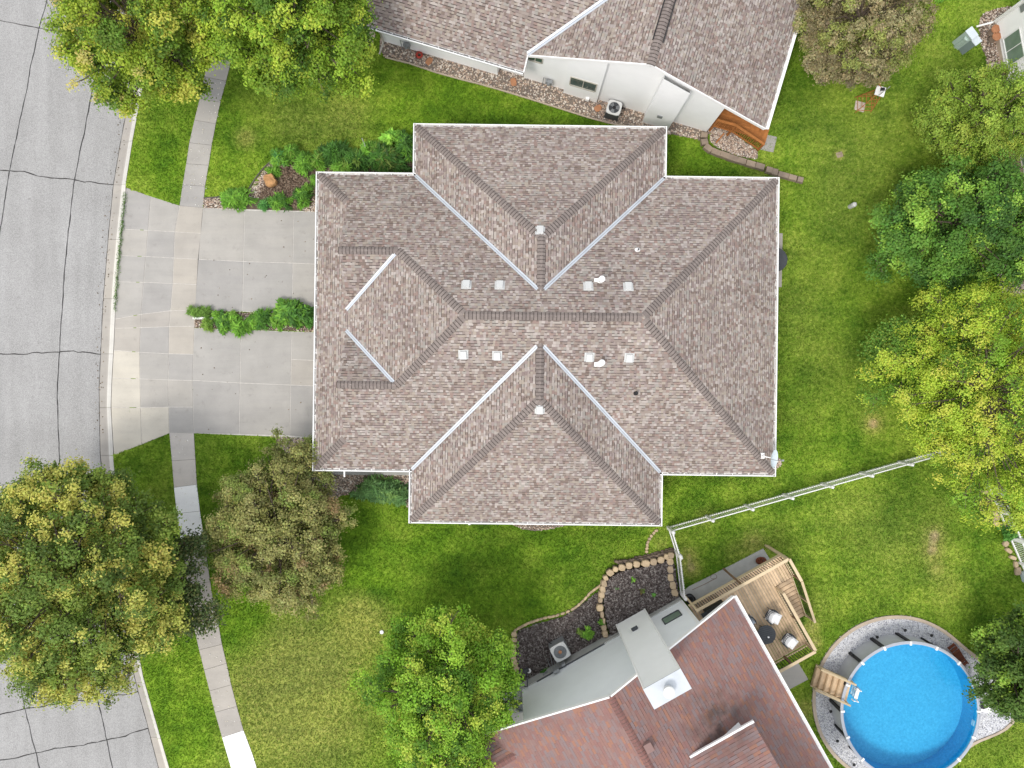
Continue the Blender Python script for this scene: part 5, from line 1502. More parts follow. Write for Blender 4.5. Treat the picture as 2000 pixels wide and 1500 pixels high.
m = MB(); m.tube([P(1346, 1168, .05 + .01 * k) + Vector((.17 * math.cos(k * .6), .17 * math.sin(k * .6), .03 + .006 * k)) for k in range(36)], .02, 5); m.build('hose', MAT['dark_grey'], rl)

# ================================================================== pool
PC = Vector((20.30, -16.67, 0)); PR = 3.47; PH = 1.32
ring_px = []
outer = []
for a in np.linspace(0, 2 * math.pi, 97)[:-1]:
    r = 4.47
    d = a if a < math.pi else a - 2 * math.pi
    # the gravel reaches out to the pump on the right
    r += 1.75 * math.exp(-((d - R(-9)) / R(15)) ** 2) + .75 * math.exp(-((d - R(14)) / R(17)) ** 2)
    outer.append((PC.x + r * math.cos(a), PC.y + r * math.sin(a)))
HARD.append(outer)
pg = MB().prism(outer, -.05, .02).build('gravel_ring', MAT['wgravel_base']); tag(pg, 'ring of white gravel round the swimming pool', 'gravel', kind='structure')
scatter('white_gravel', outer, 12000, .033, 'whitegravel', z=.025, parent=pg, keep=lambda X, Y: (X - PC.x) ** 2 + (Y - PC.y) ** 2 > 3.42 ** 2)
pe = empty('pool_edging', PC + Vector((0, 4.4, 0)), 'tan curved concrete edging round the pool gravel', 'edging')
for i in range(0, 96, 3):
    m = MB(); pts = [outer[(i + k) % 96] for k in range(4)]
    inn = [(PC.x + (x - PC.x) * (1 - .17 / math.hypot(x - PC.x, y - PC.y)), PC.y + (y - PC.y) * (1 - .17 / math.hypot(x - PC.x, y - PC.y))) for x, y in pts]
    m.prism(pts + inn[::-1], -.04, .085); m.build('edging_piece', MAT['edging'], pe)
pool = empty('swimming_pool', PC, 'round above ground swimming pool with bright blue water', 'swimming pool')
m = MB(); n = 72
def circ(r, z): return [(PC.x + r * math.cos(2 * math.pi * k / n), PC.y + r * math.sin(2 * math.pi * k / n), z) for k in range(n)]
def band(m, A, B, mi=0):
    for k in range(n): m.face([A[k], A[(k + 1) % n], B[(k + 1) % n], B[k]], mi)
band(m, circ(PR, 0), circ(PR, PH - .02)); m.build('pool_wall', MAT['poolwall'], pool, True)
m = MB(); m.face(circ(PR - .02, .06)); band(m, circ(PR - .02, PH - .03), circ(PR - .02, .06)); m.build('liner', MAT['liner'], pool)
for k in range(16):
    a0, a1 = 2 * math.pi * k / 16, 2 * math.pi * (k + 1) / 16 - .012
    sec = MB(); rows = []
    for a in np.linspace(a0, a1, 6):
        rows.append([(PC.x + r * math.cos(a), PC.y + r * math.sin(a), z) for r, z in ((PR - .05, PH - .03), (PR - .05, PH + .01), (PR, PH + .035), (PR + .10, PH + .01), (PR + .10, PH - .05))])
    for q0, q1 in zip(rows[:-1], rows[1:]):
        for j in range(4): sec.face([q0[j], q1[j], q1[j + 1], q0[j + 1]][::-1])
    sec.build('top_rail', MAT['poolrim'], pool)
    c = Vector((math.cos(a0), math.sin(a0), 0)); tt = Vector((-c.y, c.x, 0))
    MB().box(PC + c * (PR + .045) + UP * (PH / 2 - .02), (.04, .085, PH / 2 - .02), (c, tt, UP)).build('upright', MAT['dark'], pool)
    m = MB(); m.box(PC + c * (PR + .0) + UP * (PH + .03), (.10, .05, .03), (c, tt, UP)); m.build('rail_cap', MAT['white'], pool)
m = MB(); m.face(circ(PR - .03, PH - .16)); m.build('water', MAT['water'], pool)
m = MB(); c = Vector((math.cos(R(-12)), math.sin(R(-12)), 0)); m.box(PC + c * (PR - .03) + UP * (PH - .28), (.012, .14, .1), (c, Vector((-c.y, c.x, 0)), UP)); m.build('skimmer', MAT['white'], pool)
# wooden steps over the pool wall
st = empty('pool_steps', P(1612, 1325), 'fresh wooden steps with rails climbing to the pool edge', 'steps')
s0, s1 = P(1588, 1318, .1), P(1660, 1352, 1.35)
dS = Vector((s1.x - s0.x, s1.y - s0.y, 0)); LS = dS.length; dS.normalize(); nS = Vector((-dS.y, dS.x, 0))
for i in range(6):
    t = (i + .5) / 6; q = s0 + dS * (LS * t); z = .2 + 1.15 * t
    m = MB(); m.box((q.x, q.y, z), (LS / 12 - .012, .50, .02), (dS, nS, UP)); m.box((q.x - dS.x * LS / 12, q.y - dS.y * LS / 12, z - .1), (.012, .50, .08), (dS, nS, UP)); m.build('tread', MAT['pine'], st)
for sg in (-1, 1):
    a, b = s0 + nS * (.54 * sg), s1 + nS * (.54 * sg)
    MB().beam(Vector((a.x, a.y, .18)), Vector((b.x, b.y, 1.32)), .045, .22).build('stringer', MAT['pine_rail'], st)
    MB().beam(Vector((a.x, a.y, .75)), Vector((b.x, b.y, 1.75)), .09, .04).build('hand_rail', MAT['pine_rail'], st)
    for t in (.05, .95):
        q = a.lerp(b, t); MB().box((q.x, q.y, (.75 + t) / 2), (.04, .04, (.75 + t) / 2), (dS, nS, UP)).build('post', MAT['pine_rail'], st)
ld = empty('pool_ladder', PC + Vector((-3.3, .4, PH - .5)), 'white plastic ladder inside the pool at the wooden steps', 'ladder')
q = s1 + dS * .12
for sg in (-1, 1): MB().tube([q + nS * (.28 * sg) + UP * .1, q + nS * (.28 * sg) + UP * .35, q + dS * .25 + nS * (.28 * sg) + UP * .3, q + dS * .4 + nS * (.28 * sg) - UP * .9], .03, 8).build('side_rail', MAT['white'], ld)
for k in range(3): MB().box(q + dS * (.3 + .04 * k) - UP * (.1 + .28 * k), (.09, .26, .02), (dS, nS, UP)).build('rung', MAT['white'], ld)
# sand filter and pump
fp = P(1931, 1370); fl = empty('pool_filter', fp, 'white pool sand filter and black pump on the gravel point', 'pool filter')
m = MB(); m.lathe(fp, [(.18, .02), (.24, .1), (.25, .5), (.2, .62), (.08, .7), (.08, .78)], 20); m.build('tank', MAT['white'], fl, True)
m = MB(); m.tube([fp + Vector((-.35, -.25, .15)), fp + Vector((-.75, .05, .15))], .11, 10); m.box(fp + Vector((-.4, -.22, .05)), (.2, .12, .05)); m.build('pump', MAT['dark'], fl)
m = MB(); m.tube([fp + Vector((-.3, -.25, .2)), fp + Vector((-.45, .2, .3)), fp + Vector((0, .05, .7))], .035, 6); m.tube([fp + Vector((.1, 0, .7)), fp + Vector((.45, -.15, .3)), fp + Vector((.6, .1, .1)), fp + Vector((.9, -.1, .06))], .035, 6); m.build('pipe', MAT['vent'], fl)
m = MB(); m.box(fp + Vector((.06, .02, .82)), (.1, .03, .03)); m.build('valve_handle', MAT['red'], fl)
o = MB().prism([PX(1916, 1376), PX(1936, 1378), PX(1934, 1392), PX(1914, 1389)], .0, .07).build('equipment_pad', MAT['conc_white']); tag(o, 'white square pad beside the pool pump', 'pad')
# folded lounger on the gravel
q = P(1868, 1278); lg = empty('folded_lounger', q, 'red brown slatted wooden lounger lying on the pool gravel', 'lounger')
dl = Vector((.60, -.80, 0)); nl_ = Vector((.80, .60, 0))
for k in range(8): MB().box(q + dl * (-.6 + k * .17) + UP * (.16 + .08 * math.sin(k * .8)), (.07, .21, .015), (dl, nl_, UP)).build('slat', MAT['redwood'], lg)
for sg in (-1, 1): MB().tube([q + dl * (-.66 + .17 * k) + nl_ * (.19 * sg) + UP * (.13 + .08 * math.sin(k * .8)) for k in range(9)], .022, 6).build('side_rail', MAT['redwood'], lg)
for k, (u, v) in enumerate(((1657, 1274), (1706, 1239), (1760, 1226), (1811, 1236), (1616, 1383), (1629, 1440), (1661, 1486))):
    q = P(u, v); lt = empty('path_light', q, ['black stake light on the pool gravel above the wooden steps', 'black stake light left of the pool top', 'black stake light at the very top of the pool ring', 'black stake light right of the pool top', 'black stake light just below the wooden pool steps', 'black stake light at the lower left of the pool ring', 'black stake light at the bottom of the pool ring'][k], 'path light', 'stake lights round the pool')
    m = MB(); m.tube([q, q + UP * .36], .012, 6); m.build('stake', MAT['dark'], lt)
    m = MB(); m.lathe(q + UP * .34, [(.05, 0), (.06, .05), (.085, .06), (.03, .10)], 12); m.build('lamp_head', MAT['dark'], lt)

# ================================================================== fences
PICK = MB().box((0, 0, .58), (.013, .009, .56)).mesh('picket', MAT['white'])
POST = MB(); POST.box((0, 0, .66), (.065, .065, .66)); POST.lathe((0, 0, 1.32), [(.095, 0), (.095, .03), (.03, .09)], 4); POST = POST.mesh('post', MAT['white'])
def fence(u0, v0, u1, v1, npost, label, ex=True):
    a, b = P(u0, v0), P(u1, v1); fe = empty('picket_fence', a, label, 'fence', 'white picket fences round the pool garden')
    d = (b - a); L = d.length; d.normalize(); ang = math.atan2(d.y, d.x); nrm = Vector((-d.y, d.x, 0))
    for z in (.17, 1.0):
        MB().beam(a + UP * z, b + UP * z, .045, .09).build('rail', MAT['white'], fe)
    for i in range(npost):
        q = a.lerp(b, i / (npost - 1)); link('post', POST, fe, Matrix.Translation(q) @ Matrix.Rotation(ang, 4, 'Z'))
    n = int(L / .118)
    for i in range(n):
        q = a.lerp(b, (i + .5) / n) + nrm * .030; link('picket', PICK, fe, Matrix.Translation(q) @ Matrix.Rotation(ang, 4, 'Z'))
    return fe
fence(1304, 1029, 1830, 881, 8, 'long white picket fence between the centre house and the pool garden')
fence(1304.5, 1031, 1318, 1075, 2, 'short white picket fence piece running down from the fence corner')
fence(1319, 1078, 1328, 1156, 2, 'white picket gate section beside the raised mulch bed')
fence(1928, 950, 1968, 1046, 3, 'white picket fence piece under the lime tree at right')
fence(1969, 1049, 2012, 1148, 3, 'white picket fence piece at the right edge above the pool')
# leaning post stub on the long fence
rb = empty('rock_border', P(1955, 1040), 'row of tan rocks along the right fence', 'rock border')
for u, v in ((1927, 962), (1934, 978), (1944, 1002), (1948, 1013), (1951, 1024), (1966, 1062), (1972, 1076), (1980, 1090), (1986, 1103), (1990, 1116)):
    put_stone(rb, STONES, u, v, -.03, random.uniform(.3, .5), random.uniform(.2, .32), .2, random.uniform(0, 3))
q = P(1996, 1128); m = MB(); m.prism([PX(1990, 1116), PX(2010, 1112), PX(2016, 1132), PX(1996, 1136)], -.02, .5); tag(m.build('storage_box', MAT['dish']), 'pale blue grey box at the right edge below the fence', 'box')

# ================================================================== machines and garden things
def ac_unit(u, v, ang, label, h=.8, s=.40, side='dark_grey'):
    q = P(u, v); t = empty('air_conditioner', q, label, 'air conditioner', 'air conditioners beside the houses')
    M = Matrix.Translation(q) @ Matrix.Rotation(ang, 4, 'Z')
    ax = tuple((M.to_3x3() @ Vector(a)) for a in ((1, 0, 0), (0, 1, 0), (0, 0, 1)))
    MB().box(q + UP * (h / 2 - .02), (s, s, h / 2 - .02), ax).build('cabinet', MAT[side], t)
    m = MB()                                               # top frame with round opening
    k = 24; zt = h - .01
    for i in range(k):
        a0, a1 = 2 * math.pi * i / k, 2 * math.pi * (i + 1) / k
        def sq(a):
            c, s_ = math.cos(a), math.sin(a); w = (abs(c) ** 6 + abs(s_) ** 6) ** (-1 / 6); return ax[0] * (c * w * s * 1.03) + ax[1] * (s_ * w * s * 1.03)
        def ci(a): return ax[0] * (math.cos(a) * s * .8) + ax[1] * (math.sin(a) * s * .8)
        m.face([q + ci(a0) + UP * zt, q + sq(a0) + UP * zt, q + sq(a1) + UP * zt, q + ci(a1) + UP * zt])
        m.face([q + sq(a0) + UP * zt, q + sq(a0) + UP * (zt - .06), q + sq(a1) + UP * (zt - .06), q + sq(a1) + UP * zt])
        m.face([q + ci(a0) + UP * zt, q + ci(a1) + UP * zt, q + ci(a1) + UP * (zt - .03), q + ci(a0) + UP * (zt - .03)])
    m.build('top_panel', MAT['vent'], t)
    m = MB()
    for i in range(9): r_ = s * .78 * (i + 1) / 9; m.tube([q + UP * (zt - .005) + ax[0] * (r_ * math.cos(a)) + ax[1] * (r_ * math.sin(a)) for a in np.linspace(0, 2 * math.pi, 21)], .004, 4, cap=False)
    m.build('fan_grille', MAT['dark_grey'], t)
    for i in range(3):
        a = i * 2.094 + .3; c = ax[0] * math.cos(a) + ax[1] * math.sin(a); n_ = ax[0] * -math.sin(a) + ax[1] * math.cos(a)
        m = MB(); m.face([q + UP * (h - .03) + c * .06 - n_ * .05, q + UP * (h - .034) + c * s * .72 - n_ * .12, q + UP * (h - .028) + c * s * .72 + n_ * .12, q + UP * (h - .026) + c * .06 + n_ * .05]); m.build('fan_blade', MAT['grey_metal'], t)
    m = MB(); m.lathe(q + UP * (h - .03), [(.09, 0), (.09, .02), (.05, .025)], 14); m.build('fan_hub', MAT['dark'] if side == 'dark_grey' else MAT['terracotta'], t)
    m = MB(); e = ax[0] * s + ax[1] * s * .6; m.tube([q + e + UP * .3, q + e * 1.35 + UP * .35, q + e * 1.6 + UP * .1], .025, 6); m.build('refrigerant_line', MAT['dark'], t)
    return t
ac_unit(1195.5, 221, -R(16), 'black and white air conditioner on the rock beside the top house', .78, .36)
ac_unit(1092, 1262, R(29) + math.pi / 2, 'tan topped air conditioner in the dark mulch by the red roofed house', .85, .42, 'grey_metal')
# utility boxes
q = P(1870, 86); ub = empty('utility_cabinet', q, 'pale green utility cabinet with two doors on the upper right lawn', 'utility box')
for k, (dx_, dy_, w_, h_, mt) in enumerate(((0, 0, .26, 1.15, 'utility'), (.28, -.30, .22, 1.05, 'utility_dark'))):
    m = MB(); m.box(q + Vector((dx_, dy_, h_ / 2)), (w_, .19, h_ / 2), (Vector((.6, -.8, 0)), Vector((.8, .6, 0)), UP)); m.build('housing', MAT[mt], ub)
    m = MB(); m.box(q + Vector((dx_, dy_, h_ + .02)), (w_ + .02, .21, .02), (Vector((.6, -.8, 0)), Vector((.8, .6, 0)), UP)); m.build('lid', MAT['dish'], ub)
q = P(1867, 91) + Vector((.0, -.0, 0)); m = MB(); m.lathe(q, [(.13, 0), (.13, .85), (.15, .86), (.15, .95), (.1, .98)], 16); tag(m.build('utility_pedestal', MAT['utility']), 'short pale green pedestal beside the utility cabinet', 'utility box')
# garden windmill
wq = P(1679, 209); wm = empty('garden_windmill', wq, 'small orange lattice garden windmill with white head on a pale paver', 'windmill')
MB().prism([PX(1671, 197), PX(1690, 202), PX(1686, 220), PX(1668, 214)], -.02, .05).build('paver', MAT['pink_pad'], wm)
wc_ = wq + Vector((.16, .1, 0)); HT = 1.75
for sx, sy in ((-1, -1), (1, -1), (1, 1), (-1, 1)):
    MB().beam(wc_ + Vector((.40 * sx, .40 * sy, 0)), wc_ + Vector((.13 * sx, .13 * sy, HT)), .035, .035).build('tower_leg', MAT['cedar'], wm)
for k in range(4):
    r0 = .40 - .27 * (k + .6) / 5; z = HT * (k + .6) / 5
    m = MB()
    for (x0, y0), (x1, y1) in (((-1, -1), (1, -1)), ((1, -1), (1, 1)), ((1, 1), (-1, 1)), ((-1, 1), (-1, -1))): m.beam(wc_ + Vector((r0 * x0, r0 * y0, z)), wc_ + Vector((r0 * x1, r0 * y1, z)), .02, .03)
    m.build('cross_brace', MAT['cedar'], wm)
MB().box(wc_ + UP * (HT + .03), (.24, .24, .025), (Vector((.96, -.28, 0)), Vector((.28, .96, 0)), UP)).build('platform', MAT['white'], wm)
hd = wc_ + UP * (HT + .28); m = MB(); m.tube([wc_ + UP * HT, hd], .02, 6); m.box(hd, (.09, .06, .05)); m.build('head', MAT['dark'], wm)
tv = Vector((-.62, .78, 0)); MB().beam(hd, hd + tv * .55, .02, .03).build('tail_boom', MAT['cedar'], wm)
m = MB(); tn = Vector((.78, .62, 0)); m.prism([(0, 0)] * 3, 0, 0) if False else None
for zz in (-1, 1): m.face([tuple(hd + tv * s + tn * (.008 * zz) + (UP * h_ + tn * h_)) for s, h_ in ((.5, -.05), (.62, -.10), (.98, -.16), (.88, 0), (.98, .16), (.62, .10), (.5, .05))][::zz])
m.build('tail_vane', MAT['white'], wm)
for k in range(8):
    a = k * math.pi / 4; rd = tn * math.cos(a) + UP * math.sin(a); pd = -tn * math.sin(a) + UP * math.cos(a)
    m = MB(); m.face([hd - tv * .12 + rd * .05 - pd * .02, hd - tv * .10 + rd * .32 - pd * .07, hd - tv * .15 + rd * .32 + pd * .07, hd - tv * .13 + rd * .05 + pd * .02]); m.build('blade', MAT['white'] if k % 2 else MAT['frame_tan'], wm)
# sprinkler box, small pedestal and others on the lawns
q = P(1660, 404); m = MB(); m.lathe(q, [(.12, 0), (.13, .45), (.11, .55), (.05, .6)], 14); tag(m.build('lawn_pedestal', MAT['vent']), 'small grey pedestal on the back lawn right of the centre house', 'pedestal')
o = put_stone(None, BLOCKS, 1640, 302, -.03, .32, .28, .06, .3, 'flat_stone'); tag(o, 'flat brown stone set in the back lawn', 'stone')
m = MB(); m.lathe(P(746, 1234), [(.10, -.02), (.11, .05), (.09, .08), (.03, .09)], 14); tag(m.build('lawn_marker', MAT['white']), 'small white round marker in the dry lower lawn', 'marker')
m = MB(); m.lathe(P(1033, 1309), [(.12, 0), (.12, .1), (.10, .12)], 18); tag(m.build('round_cover', MAT['white']), 'round white cover in the dark mulch bed', 'cover')
ptq = P(1016, 1372); pt = empty('flower_pot', ptq, 'dark flower pot on the step half under the bright green tree', 'pot')
m = MB(); m.lathe(ptq, [(.15, .1), (.24, .5), (.27, .5), (.27, .56), (.22, .56), (.2, .48)], 18); m.build('pot', MAT['grey_metal'], pt)
m = MB(); m.tube([P(707, 270, .2), P(713, 285, .9)], .02, 6); tag(m.build('white_stake', MAT['vent']), 'thin pale stake standing in the upper garden bed', 'stake')

# ================================================================== trees
def leaf_cloud(C, N, size, col, aspect=0.62, fold=0.25):
    """folded leaf quads at centres C with normals N (arrays)"""
    n = len(C)
    N = N / np.linalg.norm(N, axis=1, keepdims=True)
    rv = rng.normal(size=(n, 3)); T = np.cross(N, rv); T /= np.linalg.norm(T, axis=1, keepdims=True)
    B = np.cross(N, T)
    s = size * rng.uniform(0.65, 1.35, n)[:, None]
    w = s * aspect
    lift = N * (w * fold)
    V = np.stack([C - T * s * .5, C + B * w * .5 + lift, C + T * s * .5 - N * s * .08, C - B * w * .5 + lift], 1).reshape(-1, 3)
    F = np.arange(n * 4).reshape(-1, 4)
    return V, F, np.repeat(col, 4, axis=0)

def make_tree(name, label, u, v, rx, ry, zt, zb, palette, n_leaf=42000, leaf=0.13, lobes=22, lobe_r=0.34, seed=1, group=None, aspect=.62, rough=0.22, cat='tree', upbias=.7, spread=.17, trunk_r=.16, holes=0.0, yaw=0.0, jitter=.16):
    """crown seen at (u, v) with pixel radii rx, ry; top zt, lowest leaves zb"""
    g = np.random.default_rng(seed)
    zm = zb + .42 * (zt - zb)
    c = P(u, v, zm); k = (HC - zm) / FP
    RX, RY, RZ_ = rx * k, ry * k, (zt - zb) / 2
    base = Vector((c.x, c.y, 0))
    t = empty(name, base, label, cat, group)
    # lobes: sub crowns spread through the crown's volume, uneven outline
    ph = g.uniform(0, 6.28, 4)
    def outline(a): return 1 + .5 * rough * np.sin(2 * a + ph[0]) * .5 + rough * .45 * np.sin(3 * a + ph[1]) + rough * .35 * np.sin(5 * a + ph[2]) + rough * .25 * np.sin(8 * a + ph[3])
    L = []
    n_in = lobes // 2
    for i in range(lobes):
        f_ = (i + .5) / lobes
        el = math.asin(min(1, max(-.25, 1 - 1.25 * f_ + g.normal(0, .03))))
        az = i * 2.39996 + g.uniform(-.3, .3)
        rr = (1 - lobe_r * .8) * g.uniform(.78, 1.05) * (1 + (outline(az) - 1) * (math.cos(el) ** 2))
        L.append((c.x + RX * rr * math.cos(el) * math.cos(az), c.y + RY * rr * math.cos(el) * math.sin(az), zm + RZ_ * (1 - lobe_r * .8) * math.sin(el) * (1.15 if el > 0 else .8) * g.uniform(.88, 1.06)))
    for i in range(n_in):
        az = i * 2.39996; rr = .82 * math.sqrt((i + .5) / n_in)
        L.append((c.x + RX * rr * math.cos(az), c.y + RY * rr * math.sin(az), zm + RZ_ * (g.uniform(.05, .45) * (1 - rr * rr) - .05)))
    lobes = lobes + n_in
    L = np.array(L)
    lr = lobe_r * (RX * RY) ** .5 * g.uniform(.75, 1.25, lobes)
    lr[-n_in:] *= 1.4
    # leaf clumps on the lobes
    n_cl = max(lobes * 5, int(n_leaf / 75))
    li = g.choice(lobes, n_cl, p=(lr ** 2) / (lr ** 2).sum())
    d = g.normal(size=(n_cl, 3)); d[:, 2] = d[:, 2] * .9 + .35; d /= np.linalg.norm(d, axis=1, keepdims=True)
    cc = L[li] + d * (lr[li] * g.uniform(.65, 1.10, n_cl))[:, None] * np.array([1, 1, .85])
    if holes:
        hz = g.normal(size=(6, 2)); hc = np.stack([c.x + RX * .55 * hz[:, 0], c.y + RY * .55 * hz[:, 1]], 1)
        dd = np.min(np.hypot(cc[:, None, 0] - hc[None, :, 0], cc[:, None, 1] - hc[None, :, 1]), axis=1)
        ok = dd > holes * g.uniform(.6, 1.2, n_cl); cc, d, li = cc[ok], d[ok], li[ok]; n_cl = len(cc)
    pc = np.array([q[1:4] for q in palette]) * np.array([1.82, 1.88, 1.45]); pw = np.array([q[0] for q in palette]); pw = pw / pw.sum()
    # neighbouring clumps share a colour through their lobe
    lobe_col = g.choice(len(pc), lobes, p=pw)
    ccol = np.where(g.random(n_cl)[:, None] < .7, pc[lobe_col[li]], pc[g.choice(len(pc), n_cl, p=pw)])
    ccol = ccol * g.uniform(.82, 1.2, (n_cl, 1))
    per = int(n_leaf / n_cl)
    ci = np.repeat(np.arange(n_cl), per); n = len(ci)
    off = g.normal(size=(n, 3)); off[:, 2] = np.abs(off[:, 2]) - .25; off *= np.array([spread, spread, spread * .8]) * (.6 + .5 * g.random((n, 1)))
    C = cc[ci] + off
    N = d[ci] * .40 + np.array([0, 0, upbias * .8]) + off / spread * .5 + g.normal(size=(n, 3)) * .34
    col = ccol[ci] * g.uniform(1 - jitter, 1 + jitter, (n, 1)) * (1 + g.normal(0, .05, (n, 3)))
    col = np.clip(col, .004, .62)
    V, F, CC = leaf_cloud(C, N, leaf, col, aspect)
    me = np_mesh('crown', V, F, MAT['leaf']); set_point_color(me, CC)
    link('crown', me, t)
    # trunk and limbs
    m = MB(); fork = base + UP * max(.8, zb * .85)
    m.tube([base - UP * .1, base + UP * .15, base + (fork - base) * .6, fork], [trunk_r * 1.35, trunk_r * 1.05, trunk_r * .9, trunk_r * .8], 9)
    m.build('trunk', MAT['bark'], t, True)
    m = MB()
    lead = Vector((c.x, c.y, zt - RZ_ * .35)); m.tube([fork, fork.lerp(lead, .5) + Vector((g.normal() * .1, g.normal() * .1, 0)), lead], [trunk_r * .75, trunk_r * .45, trunk_r * .12], 7)
    for i in range(lobes):
        e = Vector(L[i]); s = fork.lerp(lead, g.uniform(0, .65)); mid = s.lerp(e, .5) + Vector((g.normal() * .12, g.normal() * .12, .12 * (e - s).length * .6))
        m.tube([s, mid, e], [trunk_r * .42, trunk_r * .25, trunk_r * .1], 5)
        sel = np.where(li == i)[0][:5]
        for j in sel:
            q = Vector(cc[j]); m.tube([e.lerp(mid, g.uniform(0, .3)), e.lerp(q, .5) + Vector((0, 0, .05)), q], [.022, .014, .006], 3, cap=False)
    m.build('limbs', MAT['bark'], t)
    return t

make_tree('maple_tree', 'yellow green tree with tan tips overhanging the road at top left', 288, 62, 165, 155, 9.0, 2.0,
          [(3, .185, .235, .030), (3, .135, .19, .026), (2, .29, .29, .060), (2.4, .075, .125, .020), (1.0, .32, .27, .11)], 82000, .12, 100, .13, 101, spread=.20, rough=.22, holes=.15)
make_tree('maple_tree', 'bright green broad tree left of the top house roof', 580, 50, 160, 150, 9.5, 2.2,
          [(4, .145, .215, .025), (3, .105, .165, .022), (2.4, .225, .28, .04), (2.2, .05, .095, .015)], 82000, .12, 100, .13, 102, spread=.20, rough=.25, holes=.12)
make_tree('linden_tree', 'big dark green tree with straw coloured tips over the road at lower left', 158, 1128, 210, 242, 8.5, 1.8,
          [(4, .085, .125, .028), (3, .12, .16, .034), (3.2, .32, .295, .085), (2.8, .23, .235, .065), (1.6, .055, .085, .02)], 150000, .12, 150, .112, 103, spread=.20, rough=.14, holes=.12)
make_tree('crabapple_tree', 'olive brown crabapple tree in the lawn below the garage', 548, 1032, 140, 166, 4.6, .6,
          [(4, .165, .160, .066), (3, .20, .19, .088), (2, .11, .115, .045), (.6, .17, .12, .07), (2.6, .135, .165, .05)], 84000, .115, 96, .135, 104, spread=.16, rough=.24, aspect=.55, jitter=.3)
make_tree('ash_tree', 'bright green feathery tree against the red roofed house', 866, 1354, 144, 170, 7.2, 1.4,
          [(4, .12, .215, .023), (3, .165, .26, .033), (2.4, .23, .29, .048), (2.4, .055, .115, .015)], 92000, .11, 104, .125, 105, spread=.19, rough=.42, holes=.12)
make_tree('plum_tree', 'purple brown plum tree behind the top house', 1672, 46, 130, 128, 5.2, .6,
          [(4, .165, .135, .090), (3, .20, .172, .112), (2, .11, .09, .064), (2.4, .155, .165, .058)], 80000, .115, 84, .14, 106, spread=.15, rough=.2, aspect=.55, jitter=.3)
make_tree('olive_green_tree', 'round olive green tree before the white sided house', 1906, 238, 118, 96, 6.0, .9,
          [(4, .125, .18, .028), (3, .16, .215, .038), (1.8, .21, .25, .050), (2, .07, .115, .018)], 62000, .095, 66, .16, 107, spread=.17, rough=.16, holes=.1)
make_tree('pear_tree', 'deep green dense tree with upturned shoots at right', 1862, 446, 172, 124, 6.6, .8,
          [(4, .055, .118, .022), (3, .085, .165, .030), (2.2, .16, .255, .046), (2.6, .03, .07, .016)], 80000, .12, 100, .128, 108, spread=.20, rough=.22, upbias=1.0, holes=.12)
make_tree('honey_locust_tree', 'large lime yellow locust tree at the right edge', 1918, 764, 188, 224, 8.0, 1.2,
          [(4, .225, .295, .036), (3, .265, .34, .048), (2.2, .135, .225, .028), (1.4, .325, .36, .058), (1.8, .075, .14, .02)], 115000, .11, 130, .12, 109, spread=.21, rough=.30, aspect=.45)
make_tree('oak_tree', 'dark green glossy tree beside the pool', 1982, 1296, 80, 110, 5.2, .3,
          [(4, .055, .095, .022), (3, .075, .125, .028), (2, .15, .225, .04), (2, .035, .065, .016)], 42000, .13, 54, .18, 110, spread=.19, rough=.22)
make_tree('young_elm_tree', 'small lime green tree over the right fence', 1998, 985, 38, 46, 4.6, .8,
          [(4, .24, .30, .045), (2, .30, .345, .06), (1, .15, .22, .032)], 9000, .12, 20, .28, 111, spread=.17, aspect=.5)
# slim outer boughs of the lower left tree over the sidewalk
def spray(parent, pts, n, size, pal, seed, sp=.22):
    g = np.random.default_rng(seed)
    pts = np.array(pts); n_cl = len(pts); ci = g.integers(0, n_cl, n)
    C = pts[ci] + g.normal(size=(n, 3)) * np.array([sp, sp, sp * .5]); N = np.array([0, 0, .9]) + g.normal(size=(n, 3)) * .45
    pc = np.array(pal); col = pc[g.integers(0, len(pc), n)] * g.uniform(.8, 1.2, (n, 1))
    V, F, CC = leaf_cloud(C, N, size, col); me = np_mesh('foliage', V, F, MAT['leaf']); set_point_color(me, CC)
    return link('foliage', me, parent)
lind = [o for o in bpy.data.objects if o.name.startswith('linden_tree')][0]
bl = []
for a, b_ in (((345, 1060), (400, 1050)), ((345, 1078), (392, 1074)), ((330, 1120), (388, 1110)), ((340, 1165), (382, 1150)), ((360, 1200), (428, 1180)), ((350, 1215), (425, 1205)), ((340, 1230), (410, 1222)), ((360, 1150), (384, 1165))):
    for t_ in np.linspace(0, 1, 9): q = P(a[0] + (b_[0] - a[0]) * t_, a[1] + (b_[1] - a[1]) * t_ + random.uniform(-4, 4), 3.6 + random.uniform(-.3, .3)); bl.append(tuple(q))
spray(lind, bl, 5200, .13, [(.075, .115, .035), (.10, .15, .045), (.055, .085, .028), (.16, .17, .06)], 55)
m = MB()
for k in range(0, len(bl), 9): m.tube([Vector(bl[k]) + Vector((-1.4, 0, .2)), Vector(bl[k]), Vector(bl[k + 8])], [.05, .03, .008], 5)
m.build('boughs', MAT['bark'], lind)

